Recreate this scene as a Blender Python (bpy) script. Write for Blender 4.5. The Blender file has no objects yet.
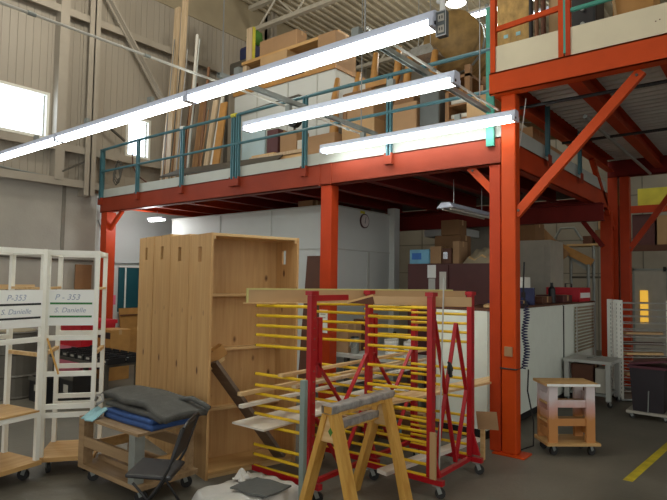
import bpy, bmesh, math, random
from mathutils import Vector, Matrix, Euler
random.seed(7)
S = bpy.context.scene
COL = S.collection
PI = math.pi

# ------------------------------------------------------------------ helpers
def lin(c):
    return tuple(((v/255)/12.92 if v/255 <= .04045 else ((v/255+.055)/1.055)**2.4) for v in c) + (1.0,)

MATS = {}
def nodes(name):
    m = bpy.data.materials.new(name); m.use_nodes = True
    nt = m.node_tree; b = nt.nodes['Principled BSDF']
    MATS[name] = m
    return m, nt, b

def plain(name, c, rough=.6, metal=0, var=.12, scale=6, bump=0, bscale=40, stretch=(1,1,1)):
    """base colour broken up by noise; optional bump"""
    m, nt, b = nodes(name)
    N, L = nt.nodes.new, nt.links.new
    tc = N('ShaderNodeTexCoord'); mp = N('ShaderNodeMapping'); mp.inputs['Scale'].default_value = stretch
    L(tc.outputs['Object'], mp.inputs['Vector'])
    nz = N('ShaderNodeTexNoise'); nz.inputs['Scale'].default_value = scale; nz.inputs['Detail'].default_value = 6
    L(mp.outputs['Vector'], nz.inputs['Vector'])
    cr = N('ShaderNodeValToRGB'); a = lin(c)
    cr.color_ramp.elements[0].position = .3; cr.color_ramp.elements[1].position = .7
    cr.color_ramp.elements[0].color = tuple(v*(1-var) for v in a[:3])+(1,)
    cr.color_ramp.elements[1].color = tuple(min(1, v*(1+var)) for v in a[:3])+(1,)
    L(nz.outputs['Fac'], cr.inputs['Fac']); L(cr.outputs['Color'], b.inputs['Base Color'])
    b.inputs['Roughness'].default_value = rough; b.inputs['Metallic'].default_value = metal
    if name.startswith(('orange','rust','joist')): b.inputs['Specular IOR Level'].default_value = .18
    if bump:
        n2 = N('ShaderNodeTexNoise'); n2.inputs['Scale'].default_value = bscale
        L(mp.outputs['Vector'], n2.inputs['Vector'])
        bp = N('ShaderNodeBump'); bp.inputs['Strength'].default_value = bump; bp.inputs['Distance'].default_value = .02
        L(n2.outputs['Fac'], bp.inputs['Height']); L(bp.outputs['Normal'], b.inputs['Normal'])
    return m

def wood(name, c1, c2, axis=2, board=0, knots=0, rough=.55):
    """streaky grain along one axis, optional glued strips and dark knots"""
    m, nt, b = nodes(name)
    N, L = nt.nodes.new, nt.links.new
    tc = N('ShaderNodeTexCoord'); mp = N('ShaderNodeMapping')
    sc = [14, 14, 14]; sc[axis] = .9
    mp.inputs['Scale'].default_value = sc
    L(tc.outputs['Object'], mp.inputs['Vector'])
    nz = N('ShaderNodeTexNoise'); nz.inputs['Scale'].default_value = 1.6; nz.inputs['Detail'].default_value = 8; nz.inputs['Distortion'].default_value = .6
    L(mp.outputs['Vector'], nz.inputs['Vector'])
    cr = N('ShaderNodeValToRGB')
    cr.color_ramp.elements[0].position = .3; cr.color_ramp.elements[1].position = .72
    cr.color_ramp.elements[0].color = lin(c1); cr.color_ramp.elements[1].color = lin(c2)
    L(nz.outputs['Fac'], cr.inputs['Fac'])
    out = cr.outputs['Color']
    if board:
        sp = N('ShaderNodeSeparateXYZ'); L(tc.outputs['Object'], sp.inputs[0])
        ad = N('ShaderNodeMath'); ad.operation = 'ADD'
        o = [i for i in (0, 1, 2) if i != axis]
        L(sp.outputs[o[0]], ad.inputs[0]); L(sp.outputs[o[1]], ad.inputs[1])
        mu = N('ShaderNodeMath'); mu.operation = 'MULTIPLY'; mu.inputs[1].default_value = 1/board; L(ad.outputs[0], mu.inputs[0])
        fl = N('ShaderNodeMath'); fl.operation = 'FLOOR'; L(mu.outputs[0], fl.inputs[0])
        wn = N('ShaderNodeTexWhiteNoise'); wn.noise_dimensions = '1D'; L(fl.outputs[0], wn.inputs['W'])
        mr = N('ShaderNodeMapRange'); mr.inputs['To Min'].default_value = .965; mr.inputs['To Max'].default_value = 1.02
        L(wn.outputs['Value'], mr.inputs['Value'])
        mx = N('ShaderNodeVectorMath'); mx.operation = 'SCALE'; L(out, mx.inputs[0]); L(mr.outputs[0], mx.inputs['Scale'])
        out = mx.outputs[0]
    if knots:
        mk = N('ShaderNodeMapping'); s2 = [knots*1.0]*3; s2[axis] = knots*.55; mk.inputs['Scale'].default_value = s2
        L(tc.outputs['Object'], mk.inputs['Vector'])
        vo = N('ShaderNodeTexVoronoi'); vo.inputs['Scale'].default_value = 1.0; L(mk.outputs['Vector'], vo.inputs['Vector'])
        kr = N('ShaderNodeValToRGB'); kr.color_ramp.elements[0].position = .06; kr.color_ramp.elements[1].position = .13
        kr.color_ramp.elements[0].color = (1, 1, 1, 1); kr.color_ramp.elements[1].color = (0, 0, 0, 1)
        L(vo.outputs['Distance'], kr.inputs['Fac'])
        mix = N('ShaderNodeMix'); mix.data_type = 'RGBA'
        L(kr.outputs['Color'], mix.inputs['Factor']); L(out, mix.inputs['A']); mix.inputs['B'].default_value = lin((96, 58, 28))
        out = mix.outputs['Result']
    L(out, b.inputs['Base Color']); b.inputs['Roughness'].default_value = rough
    return m

def emit(name, c, s):
    m, nt, b = nodes(name)
    b.inputs['Base Color'].default_value = lin(c)
    b.inputs['Emission Color'].default_value = lin(c); b.inputs['Emission Strength'].default_value = s
    return m

class MB:
    """collects shapes in world (or local) coordinates into one mesh"""
    def __init__(s): s.bm = bmesh.new()
    def hexa(s, p):
        v = [s.bm.verts.new(q) for q in p]
        for f in ((3,2,1,0),(4,5,6,7),(0,1,5,4),(1,2,6,5),(2,3,7,6),(3,0,4,7)):
            s.bm.faces.new([v[i] for i in f])
        return s
    def box(s, x0, x1, y0, y1, z0, z1):
        return s.hexa([(x0,y0,z0),(x1,y0,z0),(x1,y1,z0),(x0,y1,z0),(x0,y0,z1),(x1,y0,z1),(x1,y1,z1),(x0,y1,z1)])
    def obox(s, c, d, rot=(0,0,0)):
        M = Matrix.Translation(c) @ Euler(rot).to_matrix().to_4x4()
        a, b, e = d[0]/2, d[1]/2, d[2]/2
        return s.hexa([M @ Vector(q) for q in [(-a,-b,-e),(a,-b,-e),(a,b,-e),(-a,b,-e),(-a,-b,e),(a,-b,e),(a,b,e),(-a,b,e)]])
    def bar(s, p, q, w, h, up=(0,0,1)):
        p, q = Vector(p), Vector(q); d = (q-p).normalized(); u = Vector(up)
        if abs(d.dot(u)) > .98: u = Vector((1,0,0))
        a = d.cross(u).normalized(); n = a.cross(d)
        a, n = a*w/2, n*h/2
        return s.hexa([p-a-n, p+a-n, p+a+n, p-a+n, q-a-n, q+a-n, q+a+n, q-a+n])
    def tube(s, p, q, r, n=8, r2=None, cap=True):
        return s.path([p, q], r, n, cap, [r, r if r2 is None else r2])
    def path(s, pts, r, n=6, cap=True, rs=None):
        pts = [Vector(p) for p in pts]; rings = []
        d0 = (pts[1]-pts[0]).normalized()
        u = Vector((0,0,1)) if abs(d0.z) < .9 else Vector((1,0,0))
        a = d0.cross(u).normalized()
        for i, p in enumerate(pts):
            d = ((pts[min(i+1,len(pts)-1)]-p).normalized() + (p-pts[max(i-1,0)]).normalized())
            d = d.normalized() if d.length > 1e-6 else d0
            a = (a - d*a.dot(d)).normalized(); b = d.cross(a)
            rr = rs[i] if rs else r
            rings.append([s.bm.verts.new(p + rr*(math.cos(2*PI*k/n)*a + math.sin(2*PI*k/n)*b)) for k in range(n)])
        for A, B in zip(rings, rings[1:]):
            for k in range(n): s.bm.faces.new((A[k], A[(k+1)%n], B[(k+1)%n], B[k]))
        if cap: s.bm.faces.new(rings[0][::-1]); s.bm.faces.new(rings[-1])
        return s
    def prism(s, poly, vec):
        vec = Vector(vec); A = [s.bm.verts.new(p) for p in poly]; B = [s.bm.verts.new(Vector(p)+vec) for p in poly]
        n = len(poly)
        s.bm.faces.new(A[::-1]); s.bm.faces.new(B)
        for k in range(n): s.bm.faces.new((A[k], A[(k+1)%n], B[(k+1)%n], B[k]))
        return s
    def lathe(s, c, prof, n=16):
        c = Vector(c); rings = []
        for r, z in prof:
            rings.append([s.bm.verts.new(c+Vector((r*math.cos(2*PI*k/n), r*math.sin(2*PI*k/n), z))) for k in range(n)])
        for A, B in zip(rings, rings[1:]):
            for k in range(n): s.bm.faces.new((A[k], A[(k+1)%n], B[(k+1)%n], B[k]))
        s.bm.faces.new(rings[0][::-1]); s.bm.faces.new(rings[-1])
        return s
    def grid(s, fn, nu, nv):
        V = [[s.bm.verts.new(fn(i/nu, j/nv)) for j in range(nv+1)] for i in range(nu+1)]
        for i in range(nu):
            for j in range(nv): s.bm.faces.new((V[i][j], V[i+1][j], V[i+1][j+1], V[i][j+1]))
        return s
    def build(s, name, m, parent=None, bevel=0, smooth=False, solid=0, local=False):
        bmesh.ops.recalc_face_normals(s.bm, faces=s.bm.faces)
        me = bpy.data.meshes.new(name)
        if parent is not None and not local:
            r = parent
            while r.parent is not None: r = r.parent
            bmesh.ops.transform(s.bm, matrix=r['_M'] if False else root_matrix(r).inverted(), verts=s.bm.verts)
            loc = None
        elif parent is None and not local:
            bb = [v.co for v in s.bm.verts]
            lo = Vector([min(v[i] for v in bb) for i in range(3)]); hi = Vector([max(v[i] for v in bb) for i in range(3)])
            loc = Vector(((lo.x+hi.x)/2, (lo.y+hi.y)/2, lo.z))
            bmesh.ops.translate(s.bm, vec=-loc, verts=s.bm.verts)
        else: loc = None
        s.bm.to_mesh(me); s.bm.free()
        me.materials.append(MATS[m])
        if smooth:
            for p in me.polygons: p.use_smooth = True
        o = bpy.data.objects.new(name, me); COL.objects.link(o)
        if parent is not None: o.parent = parent
        if loc is not None: o.location = loc
        if solid:
            md = o.modifiers.new('thickness', 'SOLIDIFY'); md.thickness = solid; md.offset = 0
        if bevel:
            md = o.modifiers.new('edges', 'BEVEL'); md.width = bevel; md.segments = 2; md.limit_method = 'ANGLE'
        return o

def root_matrix(r):
    return Matrix.Translation(r.location) @ Euler(r.rotation_euler).to_matrix().to_4x4()

def tag(o, label, cat, group=None, kind=None):
    if label: o['label'] = label
    if cat: o['category'] = cat
    if group: o['group'] = group
    if kind: o['kind'] = kind
    return o

def thing(name, label, cat, loc=(0,0,0), rz=0, group=None, kind=None):
    o = bpy.data.objects.new(name, None); COL.objects.link(o)
    o.location = loc; o.rotation_euler = (0,0,rz); o.empty_display_size = .1
    return tag(o, label, cat, group, kind)

def struct(name, mb, m, parent=None, label=None, **k):
    o = mb.build(name, m, parent, **k)
    if parent is None:
        o['kind'] = 'structure'
        if label: o['label'] = label
    return o

def single(name, mb, m, label, cat, group=None, **k):
    return tag(mb.build(name, m, None, **k), label, cat, group)

def copy_tree(o, parent=None):
    c = o.copy(); COL.objects.link(c)
    if parent is not None: c.parent = parent
    for ch in [x for x in S.objects if x.parent == o]: copy_tree(ch, c)
    return c

def dup(root, loc, rz, label, group=None):
    kids = {}
    for x in list(S.objects):
        if x.parent is not None: kids.setdefault(x.parent.name, []).append(x)
    def rec(o, par):
        c = o.copy(); COL.objects.link(c)
        if par is not None: c.parent = par
        for ch in kids.get(o.name, []): rec(ch, c)
        return c
    r = rec(root, None); r.location = loc; r.rotation_euler = (0,0,rz); r['label'] = label
    if group: r['group'] = group
    return r

def letters(txt, size, m, parent, origin, right, up, name='lettering', shear=0, ext=.0006):
    """flat writing standing on a surface, built as a mesh from the built-in font"""
    cu = bpy.data.curves.new('text', 'FONT'); cu.body = txt; cu.size = size; cu.shear = shear; cu.extrude = ext
    cu.align_x = 'LEFT'; cu.resolution_u = 3
    t = bpy.data.objects.new('text', cu); COL.objects.link(t)
    dg = bpy.context.evaluated_depsgraph_get()
    me = bpy.data.meshes.new_from_object(t.evaluated_get(dg)); me.name = name
    bpy.data.objects.remove(t); bpy.data.curves.remove(cu)
    r = Vector(right).normalized(); u = Vector(up).normalized(); n = r.cross(u)
    M = Matrix((( r.x,u.x,n.x,origin[0]),(r.y,u.y,n.y,origin[1]),(r.z,u.z,n.z,origin[2]),(0,0,0,1)))
    rt = parent
    while rt.parent is not None: rt = rt.parent
    me.transform(root_matrix(rt).inverted() @ M)
    me.materials.clear(); me.materials.append(MATS[m])
    o = bpy.data.objects.new(name, me); COL.objects.link(o); o.parent = parent
    return o

# ------------------------------------------------------------------ materials
plain('floor', (106,102,91), .55, var=.25, scale=1.1, bump=.15, bscale=30)
plain('yellow_paint', (196,176,40), .6, var=.25, scale=9)
plain('siding', (166,158,144), .5, var=.07, scale=.8, stretch=(1,1,.2))
plain('siding_pale', (192,185,170), .5, var=.05, scale=1, stretch=(1,1,.2))
plain('wall_band', (162,150,124), .7, var=.1, scale=2)
plain('concrete_wall', (164,160,150), .75, var=.08, scale=2.2, bump=.15)
plain('white_wall', (206,210,206), .6, var=.03, scale=2)
plain('back_wall', (160,154,140), .8, var=.08, scale=2)
plain('groove', (120,116,106), .8)
plain('wall_steel', (168,160,146), .5, var=.06, scale=3)
plain('dark_steel', (88,84,76), .6, var=.15, scale=3)
plain('roof', (206,198,176), .7, var=.12, scale=1.5)
plain('truss', (206,200,184), .5, var=.08)
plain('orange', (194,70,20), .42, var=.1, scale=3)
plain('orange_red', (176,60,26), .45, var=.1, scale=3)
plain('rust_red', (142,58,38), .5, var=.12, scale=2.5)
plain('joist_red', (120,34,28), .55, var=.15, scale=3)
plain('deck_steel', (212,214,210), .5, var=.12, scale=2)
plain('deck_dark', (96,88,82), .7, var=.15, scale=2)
plain('teal', (66,112,122), .4, var=.12, scale=5)
plain('green_teal', (66,150,132), .4, var=.1, scale=5)
plain('toe_white', (186,190,182), .5, var=.04)
plain('cream_board', (214,204,176), .6, var=.05, scale=3)
plain('rack_red', (172,18,30), .35, var=.12, scale=6)
plain('rod_yellow', (226,186,30), .4, var=.12, scale=8)
plain('white_paint', (236,236,226), .45, var=.05, scale=4)
plain('paper', (238,240,236), .6, var=.02)
plain('ink_blue', (160,170,188), .6)
plain('black_line', (30,34,36), .6)
plain('green_line', (48,120,58), .6)
plain('steel', (170,172,172), .35, .8, var=.1)
plain('chrome', (190,192,192), .25, .9)
plain('galv', (150,156,152), .45, .5, var=.12, scale=8)
plain('grey_green', (142,158,152), .45, .2, var=.08)
plain('rubber', (34,34,34), .6)
plain('black', (28,28,30), .45, var=.15)
plain('black_fabric', (84,84,80), .9, var=.18, scale=14, bump=.4, bscale=90)
plain('seat_vinyl', (44,44,46), .5, var=.12)
plain('blue_blanket', (52,84,140), .85, var=.15, scale=20, bump=.4, bscale=120)
plain('pale_blue', (150,196,204), .7, var=.1, scale=20)
plain('plastic_sheet', (208,206,200), .35, var=.1, scale=7, bump=.5, bscale=14)
plain('grey_foam', (92,94,92), .85, var=.06, scale=20)
plain('tape', (158,156,152), .3, .2, var=.4, scale=11, bump=.5, bscale=30)
plain('cardboard', (164,130,94), .8, var=.06, scale=5)
plain('cardboard_dark', (128,94,62), .8, var=.08, scale=5)
plain('pink', (244,120,150), .7)
plain('red_box', (190,24,40), .5, var=.08)
plain('dusty_pink', (206,110,128), .6, var=.08)
plain('maroon', (84,42,40), .5, var=.1)
plain('dark_brown', (92,54,34), .6, var=.1)
plain('board_edge', (196,190,120), .6, var=.06)
plain('tan_board', (184,150,106), .6, var=.06, scale=4)
plain('white_board', (226,220,208), .5, var=.04)
plain('teal_panel', (26,84,92), .5, var=.06)
plain('grey_box', (178,174,162), .6, var=.06)
plain('grey_table', (186,188,182), .55, var=.06)
plain('cabinet_white', (230,238,228), .5, var=.03)
plain('wire', (180,182,178), .4, .3)
plain('bin_dark', (40,34,40), .55, var=.12)
plain('bin_lid', (86,36,50), .5, var=.12)
plain('amber_glass', (226,178,70), .3)
plain('duct_wrap', (140,112,66), .7, var=.4, scale=5, bump=.6, bscale=8, stretch=(1,2.5,1))
plain('foil', (190,196,204), .25, .8, var=.2, scale=9)
plain('blue_plastic', (50,110,190), .5)
plain('light_blue_box', (120,180,210), .6)
plain('navy', (40,46,84), .6)
plain('leaf_green', (70,120,40), .7)
plain('pvc', (206,204,194), .5, var=.05)
plain('dark_sheet', (74,70,62), .6, var=.15, scale=3)
plain('pale_blue_panel', (176,200,206), .5, var=.04)
plain('can_white', (222,224,220), .4)
plain('clock_face', (214,206,204), .5)
plain('clock_rim', (70,34,38), .4)
plain('fixture_white', (206,214,232), .4, var=.03)
plain('outlet_grey', (92,98,98), .5)
plain('brown_pipe', (120,84,56), .6, var=.15, scale=4)
plain('wrap_clear', (196,196,192), .2, var=.2, scale=12, bump=.4, bscale=20)
plain('yellow_tape', (206,196,60), .6)
wood('pine', (186,142,88), (206,166,112), 2, board=.14, knots=5.5)
wood('pine_x', (196,156,100), (222,190,138), 0)
wood('pine_y', (200,164,112), (226,196,148), 1)
wood('ply', (186,142,84), (208,170,112), 0)
wood('ply_v', (176,134,82), (204,164,110), 2)
wood('lumber', (184,160,126), (212,190,158), 2)
wood('lumber_dark', (128,92,58), (166,126,84), 2)
wood('yellow_pine', (196,142,58), (222,176,90), 2, rough=.4)
wood('grey_plank', (96,80,66), (122,104,86), 0)
wood('dolly_wood', (134,108,76), (166,138,102), 0)
plain('osb', (176,142,82), .7, var=.35, scale=14, bump=.3, bscale=30, stretch=(1,1,.6))
plain('curved_wood', (176,128,66), .55, var=.15, scale=6)
emit('tube_light', (246,252,246), 13)
emit('amber_lit', (232,178,66), .75)
emit('window_light', (222,238,255), 5.0)
emit('far_tube', (255,240,225), 14)
emit('bulb', (255,240,205), 40)
# ------------------------------------------------------------------ the building
struct('floor', MB().box(-10.1, 14, -4, 17, -.12, 0), 'floor', label='grey concrete workshop floor')
struct('trim_1', MB().prism([(-1.06,5.28,.0005),(-.985,5.28,.0005),(-.76,8.4,.0005),(-.83,8.4,.0005)], (0,0,.0015)), 'yellow_paint', label='yellow line painted on the floor')

# left wall: concrete below, ribbed siding above, openings for two windows and a far one
wl = MB()
wl.box(-10.08, -9.9, -4, 5.3, 0, 3.32)
struct('wall_left', wl, 'concrete_wall', label='grey concrete lower wall under the ribbed siding')
wins = [(2.55, 4.37, 4.02, 4.84), (5.84, 6.38, 4.0, 4.82)]
sd = MB()
def ribs(mb, y0, y1, z0, z1):
    y = y0
    while y < y1 - 1e-4:
        e = min(y+.125, y1)
        mb.box(-10.0, -9.914, y, e, z0, z1)                       # pan
        if e - y > .06: mb.box(-9.914, -9.905, y+.012, e-.004, z0, z1)    # raised rib, narrow groove between
        y = e
for (a, b) in ((-4, wins[0][0]), (wins[0][1], wins[1][0]), (wins[1][1], 17)): ribs(sd, a, b, 3.32, 7.35)
for (y0, y1, z0, z1) in wins:
    ribs(sd, y0, y1, 3.32, z0); ribs(sd, y0, y1, z1, 7.35)
struct('wall_siding', sd, 'siding', label='beige ribbed metal siding of the upper wall')
struct('wall_lining', MB().box(-10.08, -9.89, 5.3, 17, 0, 3.32), 'white_wall', label='white painted wall below the mezzanine')
struct('wall_top_band', MB().box(-10.05, -9.88, -4, 17, 7.35, 8.35), 'wall_band', label='tan band along the top of the wall')
for i, (y0, y1, z0, z1) in enumerate(wins):
    w = MB().box(-9.985, -9.975, y0, y1, z0, z1).build('window_%d' % (i+1), 'window_light')
    w['kind'] = 'structure'; w['label'] = ('wide bright window high in the siding', 'small bright window behind the teal guardrail')[i]
    f = MB(); t = .05
    f.box(-9.97, -9.88, y0, y0+t, z0, z1); f.box(-9.97, -9.88, y1-t, y1, z0, z1)
    f.box(-9.97, -9.88, y0+t, y1-t, z0, z0+t); f.box(-9.97, -9.88, y0+t, y1-t, z1-t, z1)
    f.build('window_frame', 'white_paint', w)
    g = MB(); g.box(-9.962, -9.95, y0+t, y1-t, (z0+t), z0+t+.02); g.box(-9.962, -9.95, y1-t-.03, y1-t, z0+t, z1-t); g.build('window_sash', 'grey_table', w)

# steel framing on the left wall
g = MB()
for z, d in ((6.36, .1), (3.93, .12), (3.32, .1)):
    g.box(-9.9, -9.72, -4, 17, z-.04, z+.04)
    g.box(-9.73, -9.71, -4, 17, z-.09, z+.04)
struct('wall_girts', g, 'wall_steel', label='steel girts running along the siding')
def icol(name, y, w, x0=-9.9, x1=-9.66, z0=3.1, z1=8.3):
    c = MB(); c.box(x1-.02, x1, y-w/2, y+w/2, z0, z1); c.box(x0, x0+.02, y-w/2, y+w/2, z0, z1); c.box(x0, x1, y-.012, y+.012, z0, z1)
    return struct(name, c, 'wall_steel', label='steel wall column of I section against the siding')
icol('wall_column', 5.03, .2); icol('wall_column', 9.6, .2); icol('wall_column', 13.5, .2)
c = MB(); c.box(-9.9, -9.7, 4.42, 4.58, 3.32, 8.3)
struct('wall_stud', c, 'wall_steel', label='narrower steel wall post beside the wide window')
struct('wall_joint', MB().box(-9.9, -9.885, 4.66, 4.72, 0, 3.3), 'groove', label='vertical dark joint in the concrete wall')
b = MB(); b.bar((-9.62,5.16,6.95), (-9.62,6.5,5.2), .03, .13, (1,0,0)); b.bar((-9.68,5.16,6.95), (-9.68,6.5,5.2), .09, .03, (1,0,0))
struct('wall_brace', b, 'wall_steel', label='diagonal steel brace beside the wall column')
b = MB(); b.bar((-9.72,4.55,3.47),(-9.72,5.0,3.74), .03,.05,(1,0,0)); b.bar((-9.72,5.2,4.55),(-9.72,5.72,4.25), .03,.05,(1,0,0))
struct('wall_strap', b, 'dark_steel', label='short dark straps on the wall framing')

# back wall with block joints, ceiling with trusses
bw = MB().box(-10, 14, 15, 15.2, 0, 8.3)
struct('wall_back', bw, 'back_wall', label='beige panelled back wall')
j = MB()
for x in [-9.5+1.0*k for k in range(23)]: j.box(x-.012, x+.012, 14.985, 15, 0, 8.2)
for z in (1.9, 2.75, 3.8, 5.0): j.box(-9.9, 14, 14.985, 15, z-.012, z+.012)
struct('trim_2', j, 'groove', label='dark panel joints of the back wall')
r = MB()
x = -10.05
while x < 14:
    r.box(x, x+.2, -4, 17, 8.3, 8.34); r.box(x+.07, x+.13, -4, 17, 8.24, 8.3); x += .2
struct('ceiling', r, 'roof', label='ribbed metal roof deck')
for ty in (5.4, 9.0, 12.4):
    t = MB()
    t.bar((-9.9,ty,7.62),(6,ty,7.62), .12, .09); t.bar((-9.9,ty,8.2),(6,ty,8.2), .12, .09)
    x = -9.6; k = 0
    while x < 5.2:
        t.tube((x,ty,7.62 if k%2==0 else 8.2),(x+.6,ty,8.2 if k%2==0 else 7.62), .025, 6); x += .6; k += 1
    struct('roof_truss_beam', t, 'truss', label='open web steel roof truss')
# double doors in the back wall
for i, (x0, x1) in enumerate(((-2.72, -1.98), (-1.96, -1.2))):
    d = MB().box(x0, x1, 14.93, 14.98, 0, 2.02).build('door_%d' % (i+1), 'grey_box'); d['kind'] = 'structure'
    d['label'] = ('grey door leaf with a tall amber window', 'grey door leaf with a black latch')[i]
    f = MB(); f.box(x0, x0+.04, 14.91, 14.93, 0, 2.02); f.box(x1-.04, x1, 14.91, 14.93, 0, 2.02); f.box(x0, x1, 14.91, 14.93, 1.98, 2.02); f.build('door_frame', 'galv', d)
    if i == 0:
        MB().box(-2.57, -2.40, 14.9, 14.925, .72, 1.5).build('door_window', 'amber_lit', d, bevel=.03)
        w = MB(); 
        for z in (.88, 1.04, 1.22): w.box(-2.57, -2.40, 14.893, 14.9, z-.008, z+.008)
        w.build('window_bar', 'dark_brown', d)
    h = MB(); h.box(x1-.1 if i == 0 else x0+.03, x1-.04 if i == 0 else x0+.09, 14.89, 14.91, 1.95, 2.06); h.build('latch', 'black', d)

# white office box under the mezzanine
o = MB(); o.box(-8.95, -5.08, 6.30, 6.38, 0, 2.75)
struct('wall_office_front', o, 'white_wall', label='white office partition facing the bookcases')
o = MB(); o.box(-5.16, -5.08, 6.381, 8.0, 0, 2.75)
struct('wall_office_side', o, 'white_wall', label='white office partition carrying the clock')
o = MB(); o.box(-8.95,-5.07,6.285,6.30,2.10,2.115); o.box(-8.95,-5.07,6.283,6.30,2.735,2.755); o.box(-5.08,-5.065,6.3,8.0,2.10,2.115); o.box(-5.09,-5.06,6.3,8.0,2.735,2.755)
for x in (-7.55, -6.3): o.box(x-.008, x+.008, 6.288, 6.30, 0, 2.74)
for y in (7.25,): o.box(-5.08, -5.07, y-.03, y+.03, 0, 2.1)
struct('trim_3', o, 'grey_table', label='seam strips of the office partition')
o = MB(); o.box(-5.12,-4.98,7.86,8.02,0,2.86)
struct('wall_office_post', o, 'white_wall', label='white corner post of the office')
o = MB(); o.box(-5.0,-3.78,9.6,9.68,0,2.75)
struct('wall_under_mezzanine', o, 'back_wall', label='pale wall behind the maroon cabinet')
o = MB(); o.box(-5.0,-4.25,8.9,9.59,2.45,2.58)
struct('trim_4', o, 'white_wall', label='white ledge above the maroon cabinet')
# ------------------------------------------------------------------ mezzanines
def channel(mb, p, q, z0, z1, d, t=.014):
    """C section between two plan points; web on the outside, flanges reaching inward by vector d"""
    (x0,y0),(x1,y1) = p, q; dx, dy = d
    n = Vector((dx,dy,0)); e = n.normalized()*t
    def slab(za, zb, v): mb.hexa([(x0,y0,za),(x1,y1,za),(x1+v.x,y1+v.y,za),(x0+v.x,y0+v.y,za),(x0,y0,zb),(x1,y1,zb),(x1+v.x,y1+v.y,zb),(x0+v.x,y0+v.y,zb)])
    slab(z0, z1, e); slab(z1-t, z1+.0005, n); slab(z0-.0005, z0+t, n)
def ibeam(mb, p, q, z0, z1, w, t=.012):
    P, Q = Vector((*p,0)), Vector((*q,0)); d = (Q-P).normalized(); a = Vector((-d.y,d.x,0))
    def slab(za, zb, hw): mb.hexa([P-a*hw+Vector((0,0,za)),Q-a*hw+Vector((0,0,za)),Q+a*hw+Vector((0,0,za)),P+a*hw+Vector((0,0,za)),P-a*hw+Vector((0,0,zb)),Q-a*hw+Vector((0,0,zb)),Q+a*hw+Vector((0,0,zb)),P+a*hw+Vector((0,0,zb))])
    slab(z0, z0+t, w/2); slab(z1-t, z1, w/2); slab(z0+t, z1-t, t/2)

MZ = thing('mezzanine', 'long orange-red steel mezzanine with white toe board, over the office', 'mezzanine', (-6,5.3,0))
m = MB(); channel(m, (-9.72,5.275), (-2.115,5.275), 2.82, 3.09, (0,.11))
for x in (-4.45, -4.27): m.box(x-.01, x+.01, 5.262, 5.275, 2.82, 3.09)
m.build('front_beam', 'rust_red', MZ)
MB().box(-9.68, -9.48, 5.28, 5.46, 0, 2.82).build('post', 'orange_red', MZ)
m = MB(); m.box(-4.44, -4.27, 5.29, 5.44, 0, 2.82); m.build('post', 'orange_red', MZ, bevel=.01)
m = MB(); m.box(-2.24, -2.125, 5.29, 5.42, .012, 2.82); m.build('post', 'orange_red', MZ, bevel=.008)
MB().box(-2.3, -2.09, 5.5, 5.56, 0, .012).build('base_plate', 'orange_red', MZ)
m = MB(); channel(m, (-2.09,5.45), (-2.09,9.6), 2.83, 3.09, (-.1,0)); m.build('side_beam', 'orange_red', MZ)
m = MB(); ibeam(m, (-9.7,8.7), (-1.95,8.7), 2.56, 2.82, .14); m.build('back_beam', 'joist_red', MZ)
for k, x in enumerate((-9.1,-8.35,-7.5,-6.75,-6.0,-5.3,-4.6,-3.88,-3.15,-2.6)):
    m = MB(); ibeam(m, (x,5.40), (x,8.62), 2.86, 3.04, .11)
    m.build('joist', 'orange_red' if k < 3 else 'joist_red', MZ)  # joists near the lit lamp brighter, its light put into their colour
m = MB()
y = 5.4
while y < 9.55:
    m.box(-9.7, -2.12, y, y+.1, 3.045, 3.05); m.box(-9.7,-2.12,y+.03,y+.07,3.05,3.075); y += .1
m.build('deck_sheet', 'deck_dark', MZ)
MB().box(-9.7, -2.13, 5.32, 9.58, 3.075, 3.095).build('floor_board', 'ply', MZ)
MB().box(-9.68, -2.12, 5.30, 5.325, 3.096, 3.245).build('toe_board', 'toe_white', MZ)
MB().box(-2.13, -2.105, 5.5, 9.55, 3.095, 3.26).build('side_toe_board', 'toe_white', MZ)
m = MB(); m.bar((-9.52,5.36,2.50),(-9.1,5.36,2.83), .05,.07); m.build('knee_brace', 'orange_red', MZ)
def brace(p, q, mat, parent, w=.055, h=.075, nm='knee_brace'):
    m = MB(); m.bar(p, q, w, h)
    b = m.build(nm, mat, parent)
    n = MB(); d = Vector((q[0]-p[0],q[1]-p[1],q[2]-p[2])).normalized()
    for e, sg in ((Vector(p), 1), (Vector(q), -1)):
        c = e + d*.05*sg
        n.tube(c+Vector((0,-w/2-.012,0)), c+Vector((0,w/2+.006,0)), .013, 6)
    n.build('bolt', 'dark_steel', b)
    return b
brace((-2.47,5.36,2.83),(-2.20,5.36,2.54), 'orange', MZ)
# guardrail
def rail_post(x, y, z0, z1, mat, parent, along='x'):
    m = MB()
    for s in (-.022, .022):
        if along == 'x': m.box(x+s-.011, x+s+.011, y-.02, y+.02, z0, z1)
        else: m.box(x-.02, x+.02, y+s-.011, y+s+.011, z0, z1)
    p = m.build('rail_post', mat, parent)
    f = MB()
    if along == 'x': f.box(x-.05, x-.034, y-.03, y+.03, z0-.1, z0+.03); f.box(x+.034, x+.05, y-.03, y+.03, z0-.1, z0+.03); f.box(x-.034,x+.034,y-.03,y-.022,z0-.1,z0)
    else: f.box(x+.021, x+.033, y-.05, y+.05, z0-.12, z0+.01)
    f.build('post_foot', 'rust_red', p)
    return p
for x in (-9.68,-8.49,-7.26,-5.96,-4.69,-3.41): rail_post(x, 5.255, 3.06, 3.99, 'teal', MZ)
rail_post(-6.06, 5.255, 3.06, 3.97, 'teal', MZ)
m = MB(); m.path([(-9.68,5.25,3.97),(-8.49,5.25,3.99),(-6.06,5.25,3.985)], .024, 8); m.build('top_rail', 'teal', MZ)
m = MB(); m.path([(-5.96,5.25,3.985),(-4.75,5.25,3.99),(-2.2,5.25,3.985)], .024, 8); m.build('top_rail', 'teal', MZ)
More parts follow.
